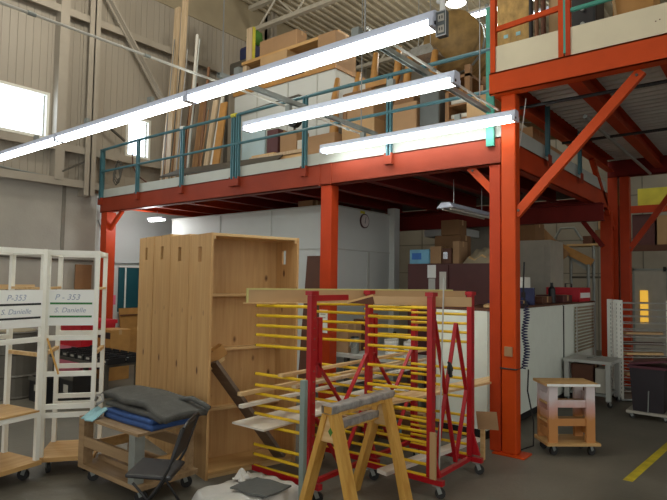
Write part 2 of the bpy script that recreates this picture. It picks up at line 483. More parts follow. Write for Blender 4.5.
m = MB(); m.path([(-9.68,5.25,3.57),(-2.2,5.25,3.56)], .02, 8); m.build('mid_rail', 'teal', MZ)
m = MB(); m.box(-9.70,-9.66,5.27,5.31,3.0,3.99); m.build('end_bar', 'teal', MZ)
m = MB(); m.box(-2.25,-2.17,5.235,5.27,3.0,4.42); m.build('tall_post', 'green_teal', MZ)
MB().tube((-6.1,5.25,3.985),(-6.0,5.25,3.985),.032,8).build('yellow_tape_band', 'yellow_tape', MZ)
MB().tube((-7.3,5.25,4.0),(-7.22,5.25,4.0),.03,8).build('white_tape_band', 'paper', MZ)
for y in (6.55, 7.9): rail_post(-2.06, y, 3.12, 3.95, 'teal', MZ, 'y')
m = MB(); m.tube((-2.085,5.5,3.94),(-2.085,9.5,3.94),.022,8); m.build('side_rail', 'teal', MZ)
m = MB(); m.box(-2.24,-2.08,9.75,9.9,0,2.82); m.build('post', 'orange_red', MZ)
m = MB(); m.bar((-2.2,9.72,2.25),(-2.55,9.72,2.75),.05,.07); m.build('knee_brace', 'joist_red', MZ)
m = MB(); ibeam(m, (-9.7,9.66+.1), (-2.24,9.66+.1), 2.83, 3.05, .12); m.build('rear_beam', 'joist_red', MZ)

# the higher mezzanine beside it
UM = thing('upper_mezzanine', 'higher bright orange steel mezzanine with cream kick boards and ribbed deck', 'mezzanine', (-1.5,5.3,0))
post = MB().box(-2.112, -1.967, 5.275, 5.40, .014, 3.5).build('post', 'orange', UM, bevel=.012)
MB().box(-2.19, -1.88, 5.235, 5.45, 0, .014).build('base_plate', 'orange', UM)
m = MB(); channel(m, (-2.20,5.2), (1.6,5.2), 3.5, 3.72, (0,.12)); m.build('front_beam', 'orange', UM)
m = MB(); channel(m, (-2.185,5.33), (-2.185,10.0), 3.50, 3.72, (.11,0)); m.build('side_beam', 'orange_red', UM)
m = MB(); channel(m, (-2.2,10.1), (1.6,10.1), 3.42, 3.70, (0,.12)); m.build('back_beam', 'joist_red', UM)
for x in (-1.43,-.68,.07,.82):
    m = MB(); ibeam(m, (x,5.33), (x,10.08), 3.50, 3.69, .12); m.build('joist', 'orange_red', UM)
m = MB(); y = 5.22
while y < 10.15:
    m.box(-2.19, 1.6, y, y+.15, 3.722, 3.727); m.prism([(-2.06,y+.03,3.722),(-2.06,y+.05,3.697),(-2.06,y+.1,3.697),(-2.06,y+.12,3.722)], (3.66,0,0)); y += .15
m.build('deck_sheet', 'deck_steel', UM)
MB().box(-2.2,-2.05,10.1,10.25,0,3.42).build('post', 'orange_red', UM)
MB().box(-2.02,-1.88,10.1,10.25,0,3.42).build('post', 'orange_red', UM)
brace((-1.985,5.34,2.31),(-.88,5.34,3.49), 'orange', UM, .06, .085)
brace((-1.9,10.15,2.2),(-1.05,10.15,3.43), 'orange_red', UM, .06, .085)
m = MB(); m.bar((-2.12,8.75,3.5),(-2.12,10.1,2.55),.06,.085); m.build('knee_brace', 'orange_red', UM)
m = MB(); m.box(-2.14,-1.535,5.215,5.245,3.725,3.985); m.build('kick_board', 'cream_board', UM)
m = MB(); m.box(-1.43,1.6,5.215,5.245,3.725,3.985); m.build('kick_board', 'cream_board', UM)
m = MB()
for x in (-.75,-.72,-.4,.2): m.tube((x,5.2145,3.86+.03*math.sin(9*x)),(x,5.216,3.86+.03*math.sin(9*x)),.006,6)
m.build('knot_hole', 'dark_brown', UM)
MB().box(-2.19,-2.14,5.2,5.26,3.72,5.0).build('guard_post', 'orange', UM)
MB().box(-1.535,-1.49,5.2,5.25,3.72,5.0).build('guard_post', 'orange', UM)
MB().box(-1.47,-1.43,5.2,5.25,3.72,5.0).build('guard_post', 'orange_red', UM)
MB().box(-1.49,-1.47,5.2,5.23,3.75,5.0).build('post_bracket', 'green_teal', UM)
MB().bar((-2.15,5.23,4.16),(-1.5,5.23,4.20),.03,.05).build('guard_bar', 'orange', UM)
MB().tube((-1.45,5.23,4.15),(1.6,5.23,4.2),.022,8).build('guard_bar', 'green_teal', UM)
for y, z in ((5.62,3.45),(7.25,3.42)):
    MB().tube((-2.1,y,z),(1.6,y,z),.018,6).build('pipe_run', 'black', UM)
MB().tube((-1.56,6.2,3.42),(-1.56,10.05,3.42),.022,8).build('conduit', 'galv', UM)
MB().box(-2.075,-2.0,5.255,5.275,.94,1.03).build('outlet_cover', 'cardboard', UM)
m = MB(); m.path([(-2.12,5.268,.82),(-1.96,5.268,.82),(-1.96,5.41,.82),(-2.12,5.41,.82),(-2.12,5.268,.82)],.008,6); m.build('strap', 'black', UM)
# loose cable hanging from the upper beam
single('hanging_cable', MB().path([(-1.94,5.5,3.5),(-1.98,5.5,3.2),(-2.03,5.5,2.9),(-2.08,5.5,2.6),(-2.1,5.5,2.3)], .006, 6), 'pvc', 'thin pale cable hanging from the orange beam beside the big column', 'cable')
# coiled hose and its feed on the column
h = thing('coiled_hose', 'dark blue coiled air hose hanging beside the orange column', 'hose', (-1.93,5.42,0))
pts = []
for k in range(22*8):
    t = k/8; z = 1.42-.0275*t; a = 2*PI*t; xx = -1.93+.012*math.sin(t*.5)
    pts.append((xx+.026*math.cos(a), 5.43+.026*math.sin(a), z))
MB().path(pts, .0065, 5).build('coil', 'navy', h)
MB().path([(-1.94,5.43,1.85),(-1.95,5.43,1.6),(-1.94,5.42,1.5),(-1.92,5.43,1.44),(-1.904,5.43,1.42)], .008, 6).build('feed_line', 'rubber', h)
MB().path([(-1.904,5.43,.81),(-1.92,5.45,.6),(-1.88,5.5,.3),(-1.9,5.55,.06),(-1.98,5.56,.02),(-2.0,5.5,.015)], .007, 6).build('tail', 'rubber', h)
m = MB(); m.obox((-1.948,5.42,1.53),(.03,.04,.05)); m.obox((-1.948,5.42,1.42),(.03,.035,.05)); m.build('coupling', 'black', h)
# ------------------------------------------------------------------ casters (shared look)
def caster(parent, x, y, z_top, r=.04, rot=0.0, local=False):
    m = MB(); c, s = math.cos(rot), math.sin(rot)
    m.box(x-.03, x+.03, y-.03, y+.03, z_top-.008, z_top)
    for k in (-.017, .017):
        px, py = x - s*k, y + c*k
        m.bar((px, py, z_top-.008), (px+c*.02, py+s*.02, r), .004, .03)
    f = m.build('caster', 'galv', parent, local=local)
    w = MB(); wx, wy = x+c*.02, y+s*.02
    w.tube((wx+s*.013, wy-c*.013, r), (wx-s*.013, wy+c*.013, r), r, 14); w.build('wheel', 'rubber', f, local=local)
    return f

# ------------------------------------------------------------------ pine bookcases (nested in a row, fronts toward the racks)
UX, UY = .256, .967                         # along the open front
def bookcase(label, t0, h, first):
    a = math.atan2(UY, UX)                  # local x runs along the front, local +y points back into the row
    cx, cy = -3.68 - UY*t0, 2.978 + UX*t0
    b = thing('bookcase', label, 'bookcase', (cx, cy, 0), a, 'pine bookcases standing in a row')
    W, D, T = .87, .46, .022
    def side(x, nm):
        # side panel with a hand slot cut right through: four boards round the slot
        m = MB(); z0, z1, y0, y1 = h-.24, h-.11, D/2-.036, D/2+.036
        m.box(x,x+T,0,D,0,z0); m.box(x,x+T,0,D,z1,h); m.box(x,x+T,0,y0,z0,z1); m.box(x,x+T,y1,D,z0,z1)
        return m.build(nm, 'pine', b, local=True)
    side(0, 'side_panel'); side(W-T, 'side_panel')
    MB().box(T,W-T,D-.1,D-.08,.0,h-.02).build('back_panel', 'pine', b, local=True)
    MB().box(T,W-T,.0,D-.08,h-.024,h).build('top_panel', 'pine_x', b, local=True)
    MB().box(T,W-T,.02,D-.1,.03,.055).build('bottom_panel', 'ply', b, local=True)
    MB().box(T,W-T,.03,.05,0,.03).build('plinth', 'pine_x', b, local=True)
    for z in (.50,1.02,1.50):
        m = MB(); m.box(T,W-T,D-.19,D-.1,z-.012,z+.012); m.build('shelf', 'pine_x', b, local=True)
    for x in (T, W-T-.02):
        m = MB(); m.box(x,x+.02,.005,.03,h-.05,h-.024); m.build('corner_block', 'pine_y', b, local=True)
    return b
bookcase('pale pine bookcase whose open front faces the red racks', 0, 2.03, True)
bookcase('pine bookcase directly behind the one with the open front', .47, 2.045, False)
bookcase('pine bookcase third from the red racks in the nested row', .94, 2.07, False)
bookcase('pine bookcase at the far end of the row, beside the teal panel', 1.42, 2.075, False)
# things leaning in the open bookcase
m = MB(); m.bar((-3.80,3.12,.93),(-3.50,3.66,.075), .03, .15, (.9,-.2,.3)); single('plank', m, 'grey_plank', 'weathered grey plank leaning slanted inside the open bookcase', 'plank')
t = thing('insulation_block', 'small wooden block with yellow insulation, lying on the leaning grey plank', 'block', (-3.82,3.2,.9))
m = MB(); m.obox((-3.86,3.20,.985),(.09,.17,.1),(.55,0,-.3)); m.build('block', 'curved_wood', t)
m = MB(); m.obox((-3.84,3.17,.90),(.05,.2,.03),(.55,0,-.3)); m.build('batten', 'pine_x', t)

# ------------------------------------------------------------------ red drying racks with yellow arms
HS = (.15,.235,.32,.40,.48,.56,.64,.72,.80,.88,.96,1.12,1.20,1.28,1.36,1.44)
def lattice(r, x, ya, yb, zs, mat='rack_red'):
    for p, q in zs:
        m = MB(); m.bar((x,ya+(yb-ya)*p[0],p[1]),(x,ya+(yb-ya)*q[0],q[1]),.014,.032,(1,0,0)); m.build('brace', mat, r)
def drying_rack(label, x, ys, skip):
    r = thing('drying_rack', label, 'rack', (x-.25, (ys[0]+ys[-1])/2, 0), 0, 'red drying racks with yellow arms')
    for n, y in enumerate(ys):
        u = MB().box(x-.022, x+.022, y-.03, y+.03, .152, 1.53).build('upright', 'rack_red', r)
        h = MB()
        for z in HS: h.tube((x+.0215,y+.006,z),(x+.0235,y+.006,z),.006,6)
        h.build('bolt_row', 'chrome', u)
        c = MB(); c.box(x-.034,x+.034,y-.04,y+.04,1.531,1.562); c.build('cap', 'rack_red', r)
        f = MB(); f.box(x-.6,x+.11,y-.022,y+.022,.102,.142); ft = f.build('foot', 'rack_red', r)
        g = MB(); g.prism([(x+.023,y-.012,.16),(x+.09,y-.012,.16),(x+.023,y-.012,.36)],(0,.024,0)); g.build('gusset', 'rack_red', r)
        for cx in (x+.06, x-.55): caster(r, cx, y, .101, .04, .6)
        for z in HS:
            if (n, z) in skip: continue
            d = .006*math.sin(37*z+n)
            rod = MB().tube((x-.02,y,z),(x-.595,y,z-.012+d),.0125,8).build('arm', 'rod_yellow', r, smooth=False)
            MB().tube((x-.594,y,z-.012+d),(x-.602,y,z-.012+d),.0115,8).build('arm_tip', 'black', rod)
    for ya, yb in zip(ys, ys[1:]):
        if x < -2.5: MB().box(x-.016,x+.016,ya+.07,ya+.11,.9,1.36).build('stiffener', 'rack_red', r)
        m = MB(); m.box(x-.018,x+.018,ya+.03,yb-.03,.108,.14); m.build('bottom_bar', 'rack_red', r)
        if ya < 3.9 and x < -2.5: MB().box(x-.016,x+.016,ya+.03,ya+.44,1.485,1.53).build('top_bar', 'rack_red', r)
        lattice(r, x, ya+.02, yb-.02, [((.02,1.35),(.04,1.0)),((.06,1.02),(.5,.66)),((.98,1.02),(.56,.66)),((.06,.6),(.5,.16)),((.94,.6),(.5,.16))] if x < -2.5 else
                [((.05,1.34),(.6,.16)),((.6,1.3),(.05,.16)),((.6,1.3),(.9,.72)),((.9,.72),(.6,.16))])
    return r
drying_rack('red drying rack with yellow arms closest to the bookcase', -2.772, (3.22,3.98,4.75), {(0,.96),(0,.40),(1,.96),(2,1.44)})
drying_rack('red drying rack with yellow arms standing closest to the orange column', -2.12, (3.89,4.6), {(0,.88),(1,.96),(1,.56)})

# boards lying on the racks
single('board', MB().box(-3.43,-3.07,3.03,5.35,.4925,.507), 'white_board', 'wide white board on the lower arms, end toward the bookcase', 'board')
single('strip', MB().box(-3.33,-3.285,2.99,5.5,.733,.762), 'pine_y', 'pale wooden strip lying across the arms just above the white board', 'strip')
single('strip', MB().box(-3.28,-3.235,2.96,5.45,.653,.678), 'white_board', 'whitish wooden strip one arm below the upper pale strip', 'strip')
single('strip', MB().box(-3.05,-3.0,3.15,5.6,.893,.915), 'pine_y', 'pale strip high on the arms, passing behind the first red upright', 'strip')
single('strip', MB().box(-2.95,-2.90,3.2,5.4,.813,.835), 'lumber', 'thin tan strip on the arms level with the first V brace', 'strip')
m = MB(); m.prism([(-2.72,3.55,.6525),(-2.5,3.52,.6525),(-2.17,5.6,.6525),(-2.36,5.62,.6525)],(0,0,.02)); single('board', m, 'pine_y', 'long tan board on the middle arms ending beside the orange column', 'board')
m = MB(); m.prism([(-2.46,3.66,.1635),(-2.36,3.64,.1635),(-2.2,5.0,.1635),(-2.3,5.02,.1635)],(0,0,.03)); single('board', m, 'white_board', 'narrow whitish board on the lowest arms of the rack', 'board')
# long panel on edge along the top, with its pale edging
t = thing('panel', 'long tan panel standing on edge on the top yellow arms', 'panel', (-2.9,3.9,1.452))
PA, PB = Vector((-3.31,3.06,0)), Vector((-2.33,4.92,0)); PD = (PB-PA).normalized(); PN = Vector((PD.y,-PD.x,0))
def edgewise(mb, f0, f1, z0, z1, o, th):
    A = PA+(PB-PA)*f0+PN*o; B = PA+(PB-PA)*f1+PN*o; n = PN*th
    U = lambda p, z: (p.x,p.y,z)
    return mb.hexa([U(A,z0),U(B,z0),U(B+n,z0),U(A+n,z0),U(A,z1),U(B,z1),U(B+n,z1),U(A+n,z1)])
edgewise(MB(),0,1,1.4525,1.562,0,.02).build('face', 'tan_board', t)
m = MB(); edgewise(m,0,.93,1.5625,1.573,-.006,.03); edgewise(m,-.006,-.0005,1.4525,1.573,-.006,.03); m.build('edging', 'board_edge', t)
edgewise(MB(),-.02,1,1.4525,1.461,.0205,.03).build('lip', 'pine_x', t)
t = thing('mitred_plank', 'tan plank with a slanted dark sawn end, on top of the rack', 'plank', (-2.3,3.9,1.452))
m = MB(); m.hexa([(-2.585,3.79,1.4525),(-1.88,4.10,1.4525),(-1.89,4.122,1.4525),(-2.59,3.812,1.4525),(-2.605,3.79,1.518),(-1.88,4.10,1.527),(-1.89,4.122,1.527),(-2.61,3.812,1.518)]); m.build('face', 'tan_board', t)
m = MB(); m.prism([(-2.862,3.79,1.4526),(-2.586,3.79,1.4526),(-2.606,3.79,1.518)],(0,.012,0)); e = m.build('sawn_end', 'dark_brown', t)
m = MB(); m.bar((-2.866,3.795,1.4575),(-2.606,3.795,1.523),.025,.009,(0,1,0)); m.build('end_edge', 'pine_x', e)
# bits on and by the second rack
single('offcut', MB().box(-2.10,-2.05,3.835,3.853,.152,.50), 'tan_board', 'short upright wooden offcut against the foot of the red upright', 'offcut')
single('stick', MB().tube((-2.075,3.94,.15),(-2.07,4.0,1.68),.006,6), 'grey_table', 'thin pale upright stick beside the tallest red upright', 'stick')
t = thing('spray_gun', 'black spray gun hooked on the red cross braces', 'tool', (-2.09,4.14,.85))
MB().path([(-2.095,4.12,1.0),(-2.085,4.13,.99),(-2.08,4.14,.95),(-2.08,4.145,.88)],.017,8,True,[.008,.014,.022,.016]).build('grip', 'black', t)
MB().path([(-2.08,4.10,.985),(-2.075,4.08,.96),(-2.075,4.09,.91)],.006,6).build('trigger', 'black', t)
MB().tube((-2.06,4.145,.93),(-2.06,4.147,.90),.01,8).build('plate', 'paper', t)

# ------------------------------------------------------------------ sawhorse
t = thing('sawhorse', 'yellow wooden sawhorse with grey tape wrapped around its beams', 'sawhorse', (-2.38,3.33,0))
MB().box(-2.42,-2.34,2.95,3.68,.73,.80).build('beam', 'yellow_pine', t)
def wrap(y0, y1, x0, x1, z0, z1, ph):
    def fn(u, v):
        a = 2*PI*v; k = 1+.05*math.sin(23*u+ph)+.04*math.sin(51*u+3*a)
        hx, hz = (x1-x0)/2*1.12*k, (z1-z0)/2*1.15*k
        f = lambda c: max(-1, min(1, c*1.35))
        return ((x0+x1)/2+hx*f(math.cos(a)), y0+(y1-y0)*u, (z0+z1)/2+hz*f(math.sin(a)))
    return MB().grid(fn, 26, 16)
wrap(2.93,3.71,-2.42,-2.34,.755,.80,0).build('beam_wrap', 'tape', t, smooth=True)
MB().box(-2.46,-2.40,2.99,3.62,.60,.655).build('rail', 'yellow_pine', t)
wrap(2.96,3.60,-2.46,-2.40,.615,.66,2).build('rail_wrap', 'tape', t, smooth=True)
for y in (2.99,3.62):
    MB().bar((-2.36,y,.76),(-2.17,y+.02,0),.095,.04,(1,0,0)).build('leg', 'yellow_pine', t)
    MB().bar((-2.385,y+.05,.72),(-2.235,y+.07,0),.06,.036,(1,0,0)).build('leg_stiffener', 'yellow_pine', t)
    MB().bar((-2.41,y,.74),(-2.63,y-.02,0),.095,.04,(1,0,0)).build('leg', 'yellow_pine', t)
    m = MB(); m.prism([(-2.47,y-.02,.56),(-2.30,y-.02,.56),(-2.345,y-.02,.73),(-2.425,y-.02,.73)],(0,-.015,0)); m.build('gusset', 'pine_x', t)
m = MB(); m.prism([(-2.356,2.946,.665),(-2.336,2.946,.635),(-2.356,2.946,.605),(-2.376,2.946,.635)],(0,-.0015,0)); m.build('sticker', 'leaf_green', t)
# grey post standing in front of the rack
t = thing('square_post', 'grey-green square metal post standing in front of the first red upright', 'post', (-2.69,3.05,0))
MB().box(-2.712,-2.668,3.03,3.07,.012,.925).build('tube', 'grey_green', t, bevel=.005)
MB().box(-2.75,-2.63,2.99,3.11,0,.012).build('base', 'galv', t)
single('wood_block', MB().box(-2.62,-2.50,2.98,3.06,0,.09), 'yellow_pine', 'small yellow wood block on the floor at the grey post', 'block')

# ------------------------------------------------------------------ sheeted pallet with foam
t = thing('low_platform', 'low platform draped in crumpled white plastic sheet, in front of the drying rack', 'platform', (-2.95,2.75,0))
MB().box(-3.12,-2.80,2.55,3.04,0,.142).build('platform', 'dolly_wood', t)
def drape(u, v):
    x = (-3.285+.095*v)*(1-u)+(-2.68-.05*v)*u; y = (2.50+.62*v)*(1-u)+(2.36+.78*v)*u
    edge = max(abs(u-.5)-.42, abs(v-.5)-.44, 0)*9
    z = .158+.008*math.sin(17*u+5*v)*math.sin(13*v) - .13*min(1, edge*1.6)**1.3
    return (x+.012*math.sin(21*v), y+.01*math.sin(19*u), max(z, .008))
MB().grid(drape, 36, 44).build('sheet', 'plastic_sheet', t, smooth=True, solid=.004)
def foam(u, v): return (-3.04+.31*u-.01*v, 2.68+.27*v+.04*u, .180+.004*math.sin(9*u+4*v))
single('foam_sheet', MB().grid(foam, 10, 10), 'grey_foam', 'flat grey foam sheet on the white plastic sheet', 'foam sheet', solid=.012)
def crump(u, v):
    return (-3.19+.12*u+.01*math.sin(14*v), 2.82+.13*v+.01*math.cos(12*u), .176+.05*math.sin(PI*u)*math.sin(PI*v)*(1+.5*math.sin(11*u+8*v)))
single('cloth', MB().grid(crump, 14, 14), 'plastic_sheet', 'crumpled whitish cloth beside the foam sheet', 'cloth', smooth=True, solid=.004)

# ------------------------------------------------------------------ folding chair
a = math.atan2(-.62, -.78)
t = thing('folding_chair', 'black folding chair with padded seat, beside the loaded dolly', 'chair', (-3.272,2.198,0), a); t.scale = (.9,.9,.9)
def pad(x0,x1,y0,y1,z,th,dz):
    def fn(u, v):
        aa = 2*PI*v; r = 1-.0*u
        k = (abs(math.cos(aa))**4+abs(math.sin(aa))**4)**-.25
        return None
    m = MB(); n = 6
    m.hexa([(x0,y0,z),(x1,y0,z+dz),(x1,y1,z+dz),(x0,y1,z),(x0,y0,z+th),(x1,y0,z+dz+th),(x1,y1,z+dz+th),(x0,y1,z+th)])
    return m
pad(-.20,.13,-.19,.19,.40,.032,.02).build('seat', 'seat_vinyl', t, bevel=.016, local=True)
m = MB(); m.hexa([(-.205,-.19,.52),(-.177,-.19,.52),(-.177,.19,.52),(-.205,.19,.52),(-.282,-.19,.765),(-.254,-.19,.77),(-.254,.19,.77),(-.282,.19,.765)]); m.build('backrest', 'seat_vinyl', t, bevel=.012, local=True)
for s in (-1,1):
    y = s*.215
    MB().path([(-.285,y,.775),(-.19,y,.50),(-.13,y,.39),(.16,y,.0)],.011,8).build('front_leg', 'black', t, local=True, smooth=True)
    MB().path([(.06,y,.40),(-.06,s*.2,.26),(-.24,s*.2,.0)],.010,8).build('rear_leg', 'black', t, local=True, smooth=True)
MB().tube((.108,-.21,.07),(.108,.21,.07),.008,6).build('stretcher', 'black', t, local=True)
MB().tube((-.192,-.2,.07),(-.192,.2,.07),.008,6).build('stretcher', 'black', t, local=True)
MB().path([(-.285,-.215,.775),(-.292,-.15,.80),(-.292,.15,.80),(-.285,.215,.775)],.011,8).build('top_bar', 'black', t, local=True)

# ------------------------------------------------------------------ dolly with moving blankets
t = thing('dolly', 'wooden dolly on casters stacked with blankets, beside the bookcases', 'dolly', (-4.12,2.6,0))
MB().box(-4.46,-3.60,2.31,2.84,.115,.15).build('deck', 'dolly_wood', t)
for (x,y,mt) in ((-4.42,2.35,'dolly_wood'),(-3.69,2.35,'galv'),(-4.42,2.79,'dolly_wood'),(-3.69,2.79,'dolly_wood')):
    MB().box(x-.04,x+.04,y-.04,y+.04,.15,.50).build('leg', mt, t)
for y in (2.325,2.825):
    MB().box(-4.38,-3.73,y-.012,y+.012,.29,.37).build('side_rail', 'dolly_wood', t)
for x in (-4.44,-3.67):
    MB().box(x-.012,x+.012,2.39,2.75,.22,.30).build('end_rail', 'ply', t)
MB().box(-4.46,-3.62,2.31,2.84,.50,.52).build('top', 'dolly_wood', t)
for x in (-4.38,-3.70):
    for y in (2.38,2.78): caster(t, x, y, .114, .045, 1.0)
single('plank', MB().box(-4.40,-3.9,2.45,2.6,.151,.19), 'dolly_wood', 'short wooden plank lying on the lower deck of the dolly', 'plank')
def sheet(x0,x1,y0,y1,z,amp,sag,seed):
    def fn(u, v):
        x = x0+(x1-x0)*u; y = y0+(y1-y0)*v
        over = max(0, u-.74)/.26
        return (x, y, z + amp*math.sin(9*u+seed)*math.sin(7*v+2*seed) - sag*over**1.6)
    return MB().grid(fn, 30, 20)
single('blanket', sheet(-4.26,-3.60,2.41,2.82,.5435,.003,.0,1), 'blue_blanket', 'folded blue moving blanket at the bottom of the pile', 'blanket', smooth=True, solid=.038)
single('blanket', sheet(-4.24,-3.62,2.415,2.80,.5815,.003,.0,1), 'blue_blanket', 'thin folded blue blanket just above the bottom one', 'blanket', smooth=True, solid=.03)
def tealc(u, v): return (-4.38+.16*u, 2.28+.14*v+.01*math.sin(9*u), .555+.012*math.sin(6*u+3*v)*v+.03*v-.04*(1-v))
single('cloth', MB().grid(tealc, 14, 10), 'pale_blue', 'pale blue crumpled cloth hanging out of the blanket pile', 'cloth', smooth=True, solid=.01)
def dark(u, v):
    x = -4.38+.90*u; y = 2.45+.38*v
    z = .662 + .022*math.sin(PI*v)**.6*(1-.4*u) + .006*math.sin(13*u+3*v) + .010*math.sin(4*u+1) + .012*math.sin(PI*u)
    return (x, y+.012*math.sin(12*u), z-.05*max(0,u-.7)*3)
t = thing('padded_cover', 'dark grey padded cover bundled on top of the blue blankets', 'cover', (-3.95,2.55,.605))
MB().grid(dark, 40, 20).build('upper_fold', 'black_fabric', t, smooth=True, solid=.045)
def dark2(u, v):
    x = -4.30+.76*u; y = 2.44+.38*v
    return (x, y, .624+.004*math.sin(8*u+2*v)-.05*max(0,u-.8)*3)
MB().grid(dark2, 24, 10).build('lower_fold', 'black_fabric', t, smooth=True, solid=.034)
m = MB(); m.path([(-4.42,2.42,.63),(-4.40,2.42,.675),(-4.32,2.42,.69),(-4.28,2.41,.65),(-4.34,2.39,.62)],.013,6); m.build('silver_binding', 'tape', t, smooth=True)
MB().path([(-3.72,2.74,.69),(-3.60,2.76,.71),(-3.48,2.78,.68),(-3.43,2.80,.65)],.02,6).build('rolled_edge', 'black_fabric', t, smooth=True)

# ------------------------------------------------------------------ white frame racks with signs
def frame_rack(label, loc, rz, H, W, D, sign_z, wall_strips, lines, texts, shelf_z):
    t = thing('frame_rack', label, 'rack', loc, rz, 'white frame racks')
    P = .035
    L = lambda mb, nm, mt='white_paint', par=t: mb.build(nm, mt, par, local=True)
    for (x, y) in ((0,0),(W,0),(0,D),(W,D)):
        L(MB().box(x-P/2,x+P/2,y-P/2,y+P/2,.152,H), 'post')
    L(MB().box(W/2-.0-P/2,W/2+P/2,D-P/2,D+P/2,.152,H), 'post') if wall_strips else None
    for y in (0,D):
        L(MB().box(P/2,W-P/2,y-P/2+.002,y+P/2-.002,H-.045,H-.002), 'top_rail')
        for z in shelf_z: L(MB().box(P/2,W-P/2,y-.016,y+.016,z-.02,z+.02), 'cross_rail')
    for x in (0,W):
        L(MB().box(x-P/2+.002,x+P/2-.002,P/2,D-P/2,H-.045,H-.002), 'top_rail')
        L(MB().box(x-.015,x+.015,P/2,D-P/2,sign_z-.4,sign_z-.37), 'side_slat', 'pine_x')
        L(MB().box(x-.015,x+.015,P/2,D-P/2,sign_z+.15,sign_z+.17), 'side_slat', 'pine_x')
    L(MB().box(-.03,W+.03,-.03,D+.03,.115,.15), 'base_board', 'ply')
    for (x, y) in ((.05,.05),(W-.05,.05),(.05,D-.05),(W-.05,D-.05)): caster(t, x, y, .114, .045, 2.0, local=True)
    s = L(MB().box(P/2-.001,W-P/2+.001,-P/2-.006,-P/2-.001,sign_z-.15,sign_z+.15), 'sign', 'paper')
    for z in (.035, -.075):
        L(MB().box(P/2+.01,W-P/2-.012,-P/2-.0075,-P/2-.006,sign_z+z-.008,sign_z+z+.008), 'sign_line', lines, s)
    R = root_matrix(t)
    for (txt, sz, xx, zz) in texts:
        o = R @ Vector((xx, -P/2-.0065, sign_z+zz)); r = R.to_3x3() @ Vector((1,0,0))
        letters(txt, sz, 'ink_blue', s, o, r, (0,0,1), shear=.25)
    return t
ang = math.radians(53)
frame_rack('white frame rack with green-lined sign, closest to the dolly', (-4.80,2.17,0), ang, 1.87, .385, .45, 1.385, False, 'green_line',
           [('P - 353', .068, .06, .065), ('S. Danielle', .058, .06, -.04)], (.49,.56,.83,1.13))
r2 = frame_rack('white frame rack with black-lined sign, cut by the edge of the photo', (-4.63,1.50,0), math.radians(101), 1.87, .62, .42, 1.385, True, 'black_line',
           [('P-353', .068, .30, .065), ('S. Danielle', .058, .26, -.04)], (.52,1.13))
MB().box(.0,.62,-.02,.44,.541,.556).build('shelf', 'ply', r2, local=True)
m = MB(); m.bar((-4.77,2.17,1.13),(-4.72,2.25,.83),.03,.012); single('stick', m, 'yellow_pine', 'short slanted yellow stick hanging inside the green-lined rack', 'stick')

# ------------------------------------------------------------------ shop trolley
ang = math.atan2(.33,.38)
t = thing('shop_trolley', 'wooden three-shelf trolley on casters beside the orange column', 'trolley', (-1.74,5.52,0), ang)
W, D = .45, .28
L = lambda mb, nm, mt: mb.build(nm, mt, t, local=True)
m, nt, b = nodes('oversprayed'); N = nt.nodes.new; K = nt.links.new
tc = N('ShaderNodeTexCoord'); sp = N('ShaderNodeSeparateXYZ'); K(tc.outputs['Object'], sp.inputs[0])
nz = N('ShaderNodeTexNoise'); nz.inputs['Scale'].default_value = 9; K(tc.outputs['Object'], nz.inputs['Vector'])
ma = N('ShaderNodeMath'); ma.operation = 'MULTIPLY_ADD'; ma.inputs[1].default_value = .12; K(nz.outputs['Fac'], ma.inputs[0]); K(sp.outputs['Z'], ma.inputs[2])
cr = N('ShaderNodeValToRGB'); e = cr.color_ramp.elements
e[0].position = .40; e[0].color = lin((192,132,72)); e[1].position = .60; e[1].color = lin((214,204,204))
x2 = e.new(.50); x2.color = lin((206,160,150)); K(ma.outputs[0], cr.inputs['Fac']); K(cr.outputs['Color'], b.inputs['Base Color']); b.inputs['Roughness'].default_value = .6
for (x,y) in ((.0,0),(W-.085,0),(0,D-.04),(W-.085,D-.04)):
    L(MB().box(x,x+.085,y,y+.04,.125,.66), 'post', 'oversprayed')
for x in (.0, W-.02):
    for z in (.17,.34,.50): L(MB().box(x+.006 if x == 0 else x+.002, x+.02 if x == 0 else x+.014, .041,D-.041,z,z+.08), 'side_rail', 'oversprayed')
L(MB().box(-.03,W+.04,-.03,D+.03,.10,.125), 'bottom_shelf', 'ply')
for z in (.30,.475):
    L(MB().box(.002,W-.002,.042,D-.042,z,z+.02), 'shelf', 'ply')
    L(MB().box(.086,W-.086,.012,.03,z-.02,z+.05), 'shelf_edge', 'oversprayed')
L(MB().box(-.03,W+.035,-.03,D+.03,.66,.685), 'top', 'ply')
L(MB().box(-.032,W+.037,-.034,-.03,.662,.686), 'top_edge', 'paper')
for (x,y) in ((.04,.03),(W-.04,.03),(.04,D-.03),(W-.04,D-.03)): caster(t, x, y, .099, .045, .4, local=True)
# ------------------------------------------------------------------ small makers
def carton(label, x0,x1,y0,y1,z0,z1, mat='cardboard', group=None, open_top=False, mark=None, name='carton', cat='box', tape='tan_board'):
    t = thing(name, label, cat, ((x0+x1)/2,(y0+y1)/2,z0), 0, group)
    MB().box(x0,x1,y0,y1,z0,z1).build('body', mat, t, bevel=.006)
    ym = (y0+y1)/2
    m = MB(); m.box(x0-.001,x1+.001,ym-.025,ym+.025,z1,z1+.0015); m.box(x1,x1+.0015,ym-.025,ym+.025,z1-.08,z1); m.build('tape', tape, t)
    if open_top:
        m = MB(); m.hexa([(x0,y0,z1),(x1,y0,z1),(x1,y0-.07,z1+.05),(x0,y0-.07,z1+.05),(x0,y0+.004,z1+.004),(x1,y0+.004,z1+.004),(x1,y0-.066,z1+.056),(x0,y0-.066,z1+.056)]); m.build('flap', mat, t)
    if mark:
        w = x1-x0; h = z1-z0
        MB().box(x0+.12*w,x0+.6*w,y0-.0015,y0,z0+.3*h,z0+.75*h).build('printed_label', mark, t)
    return t
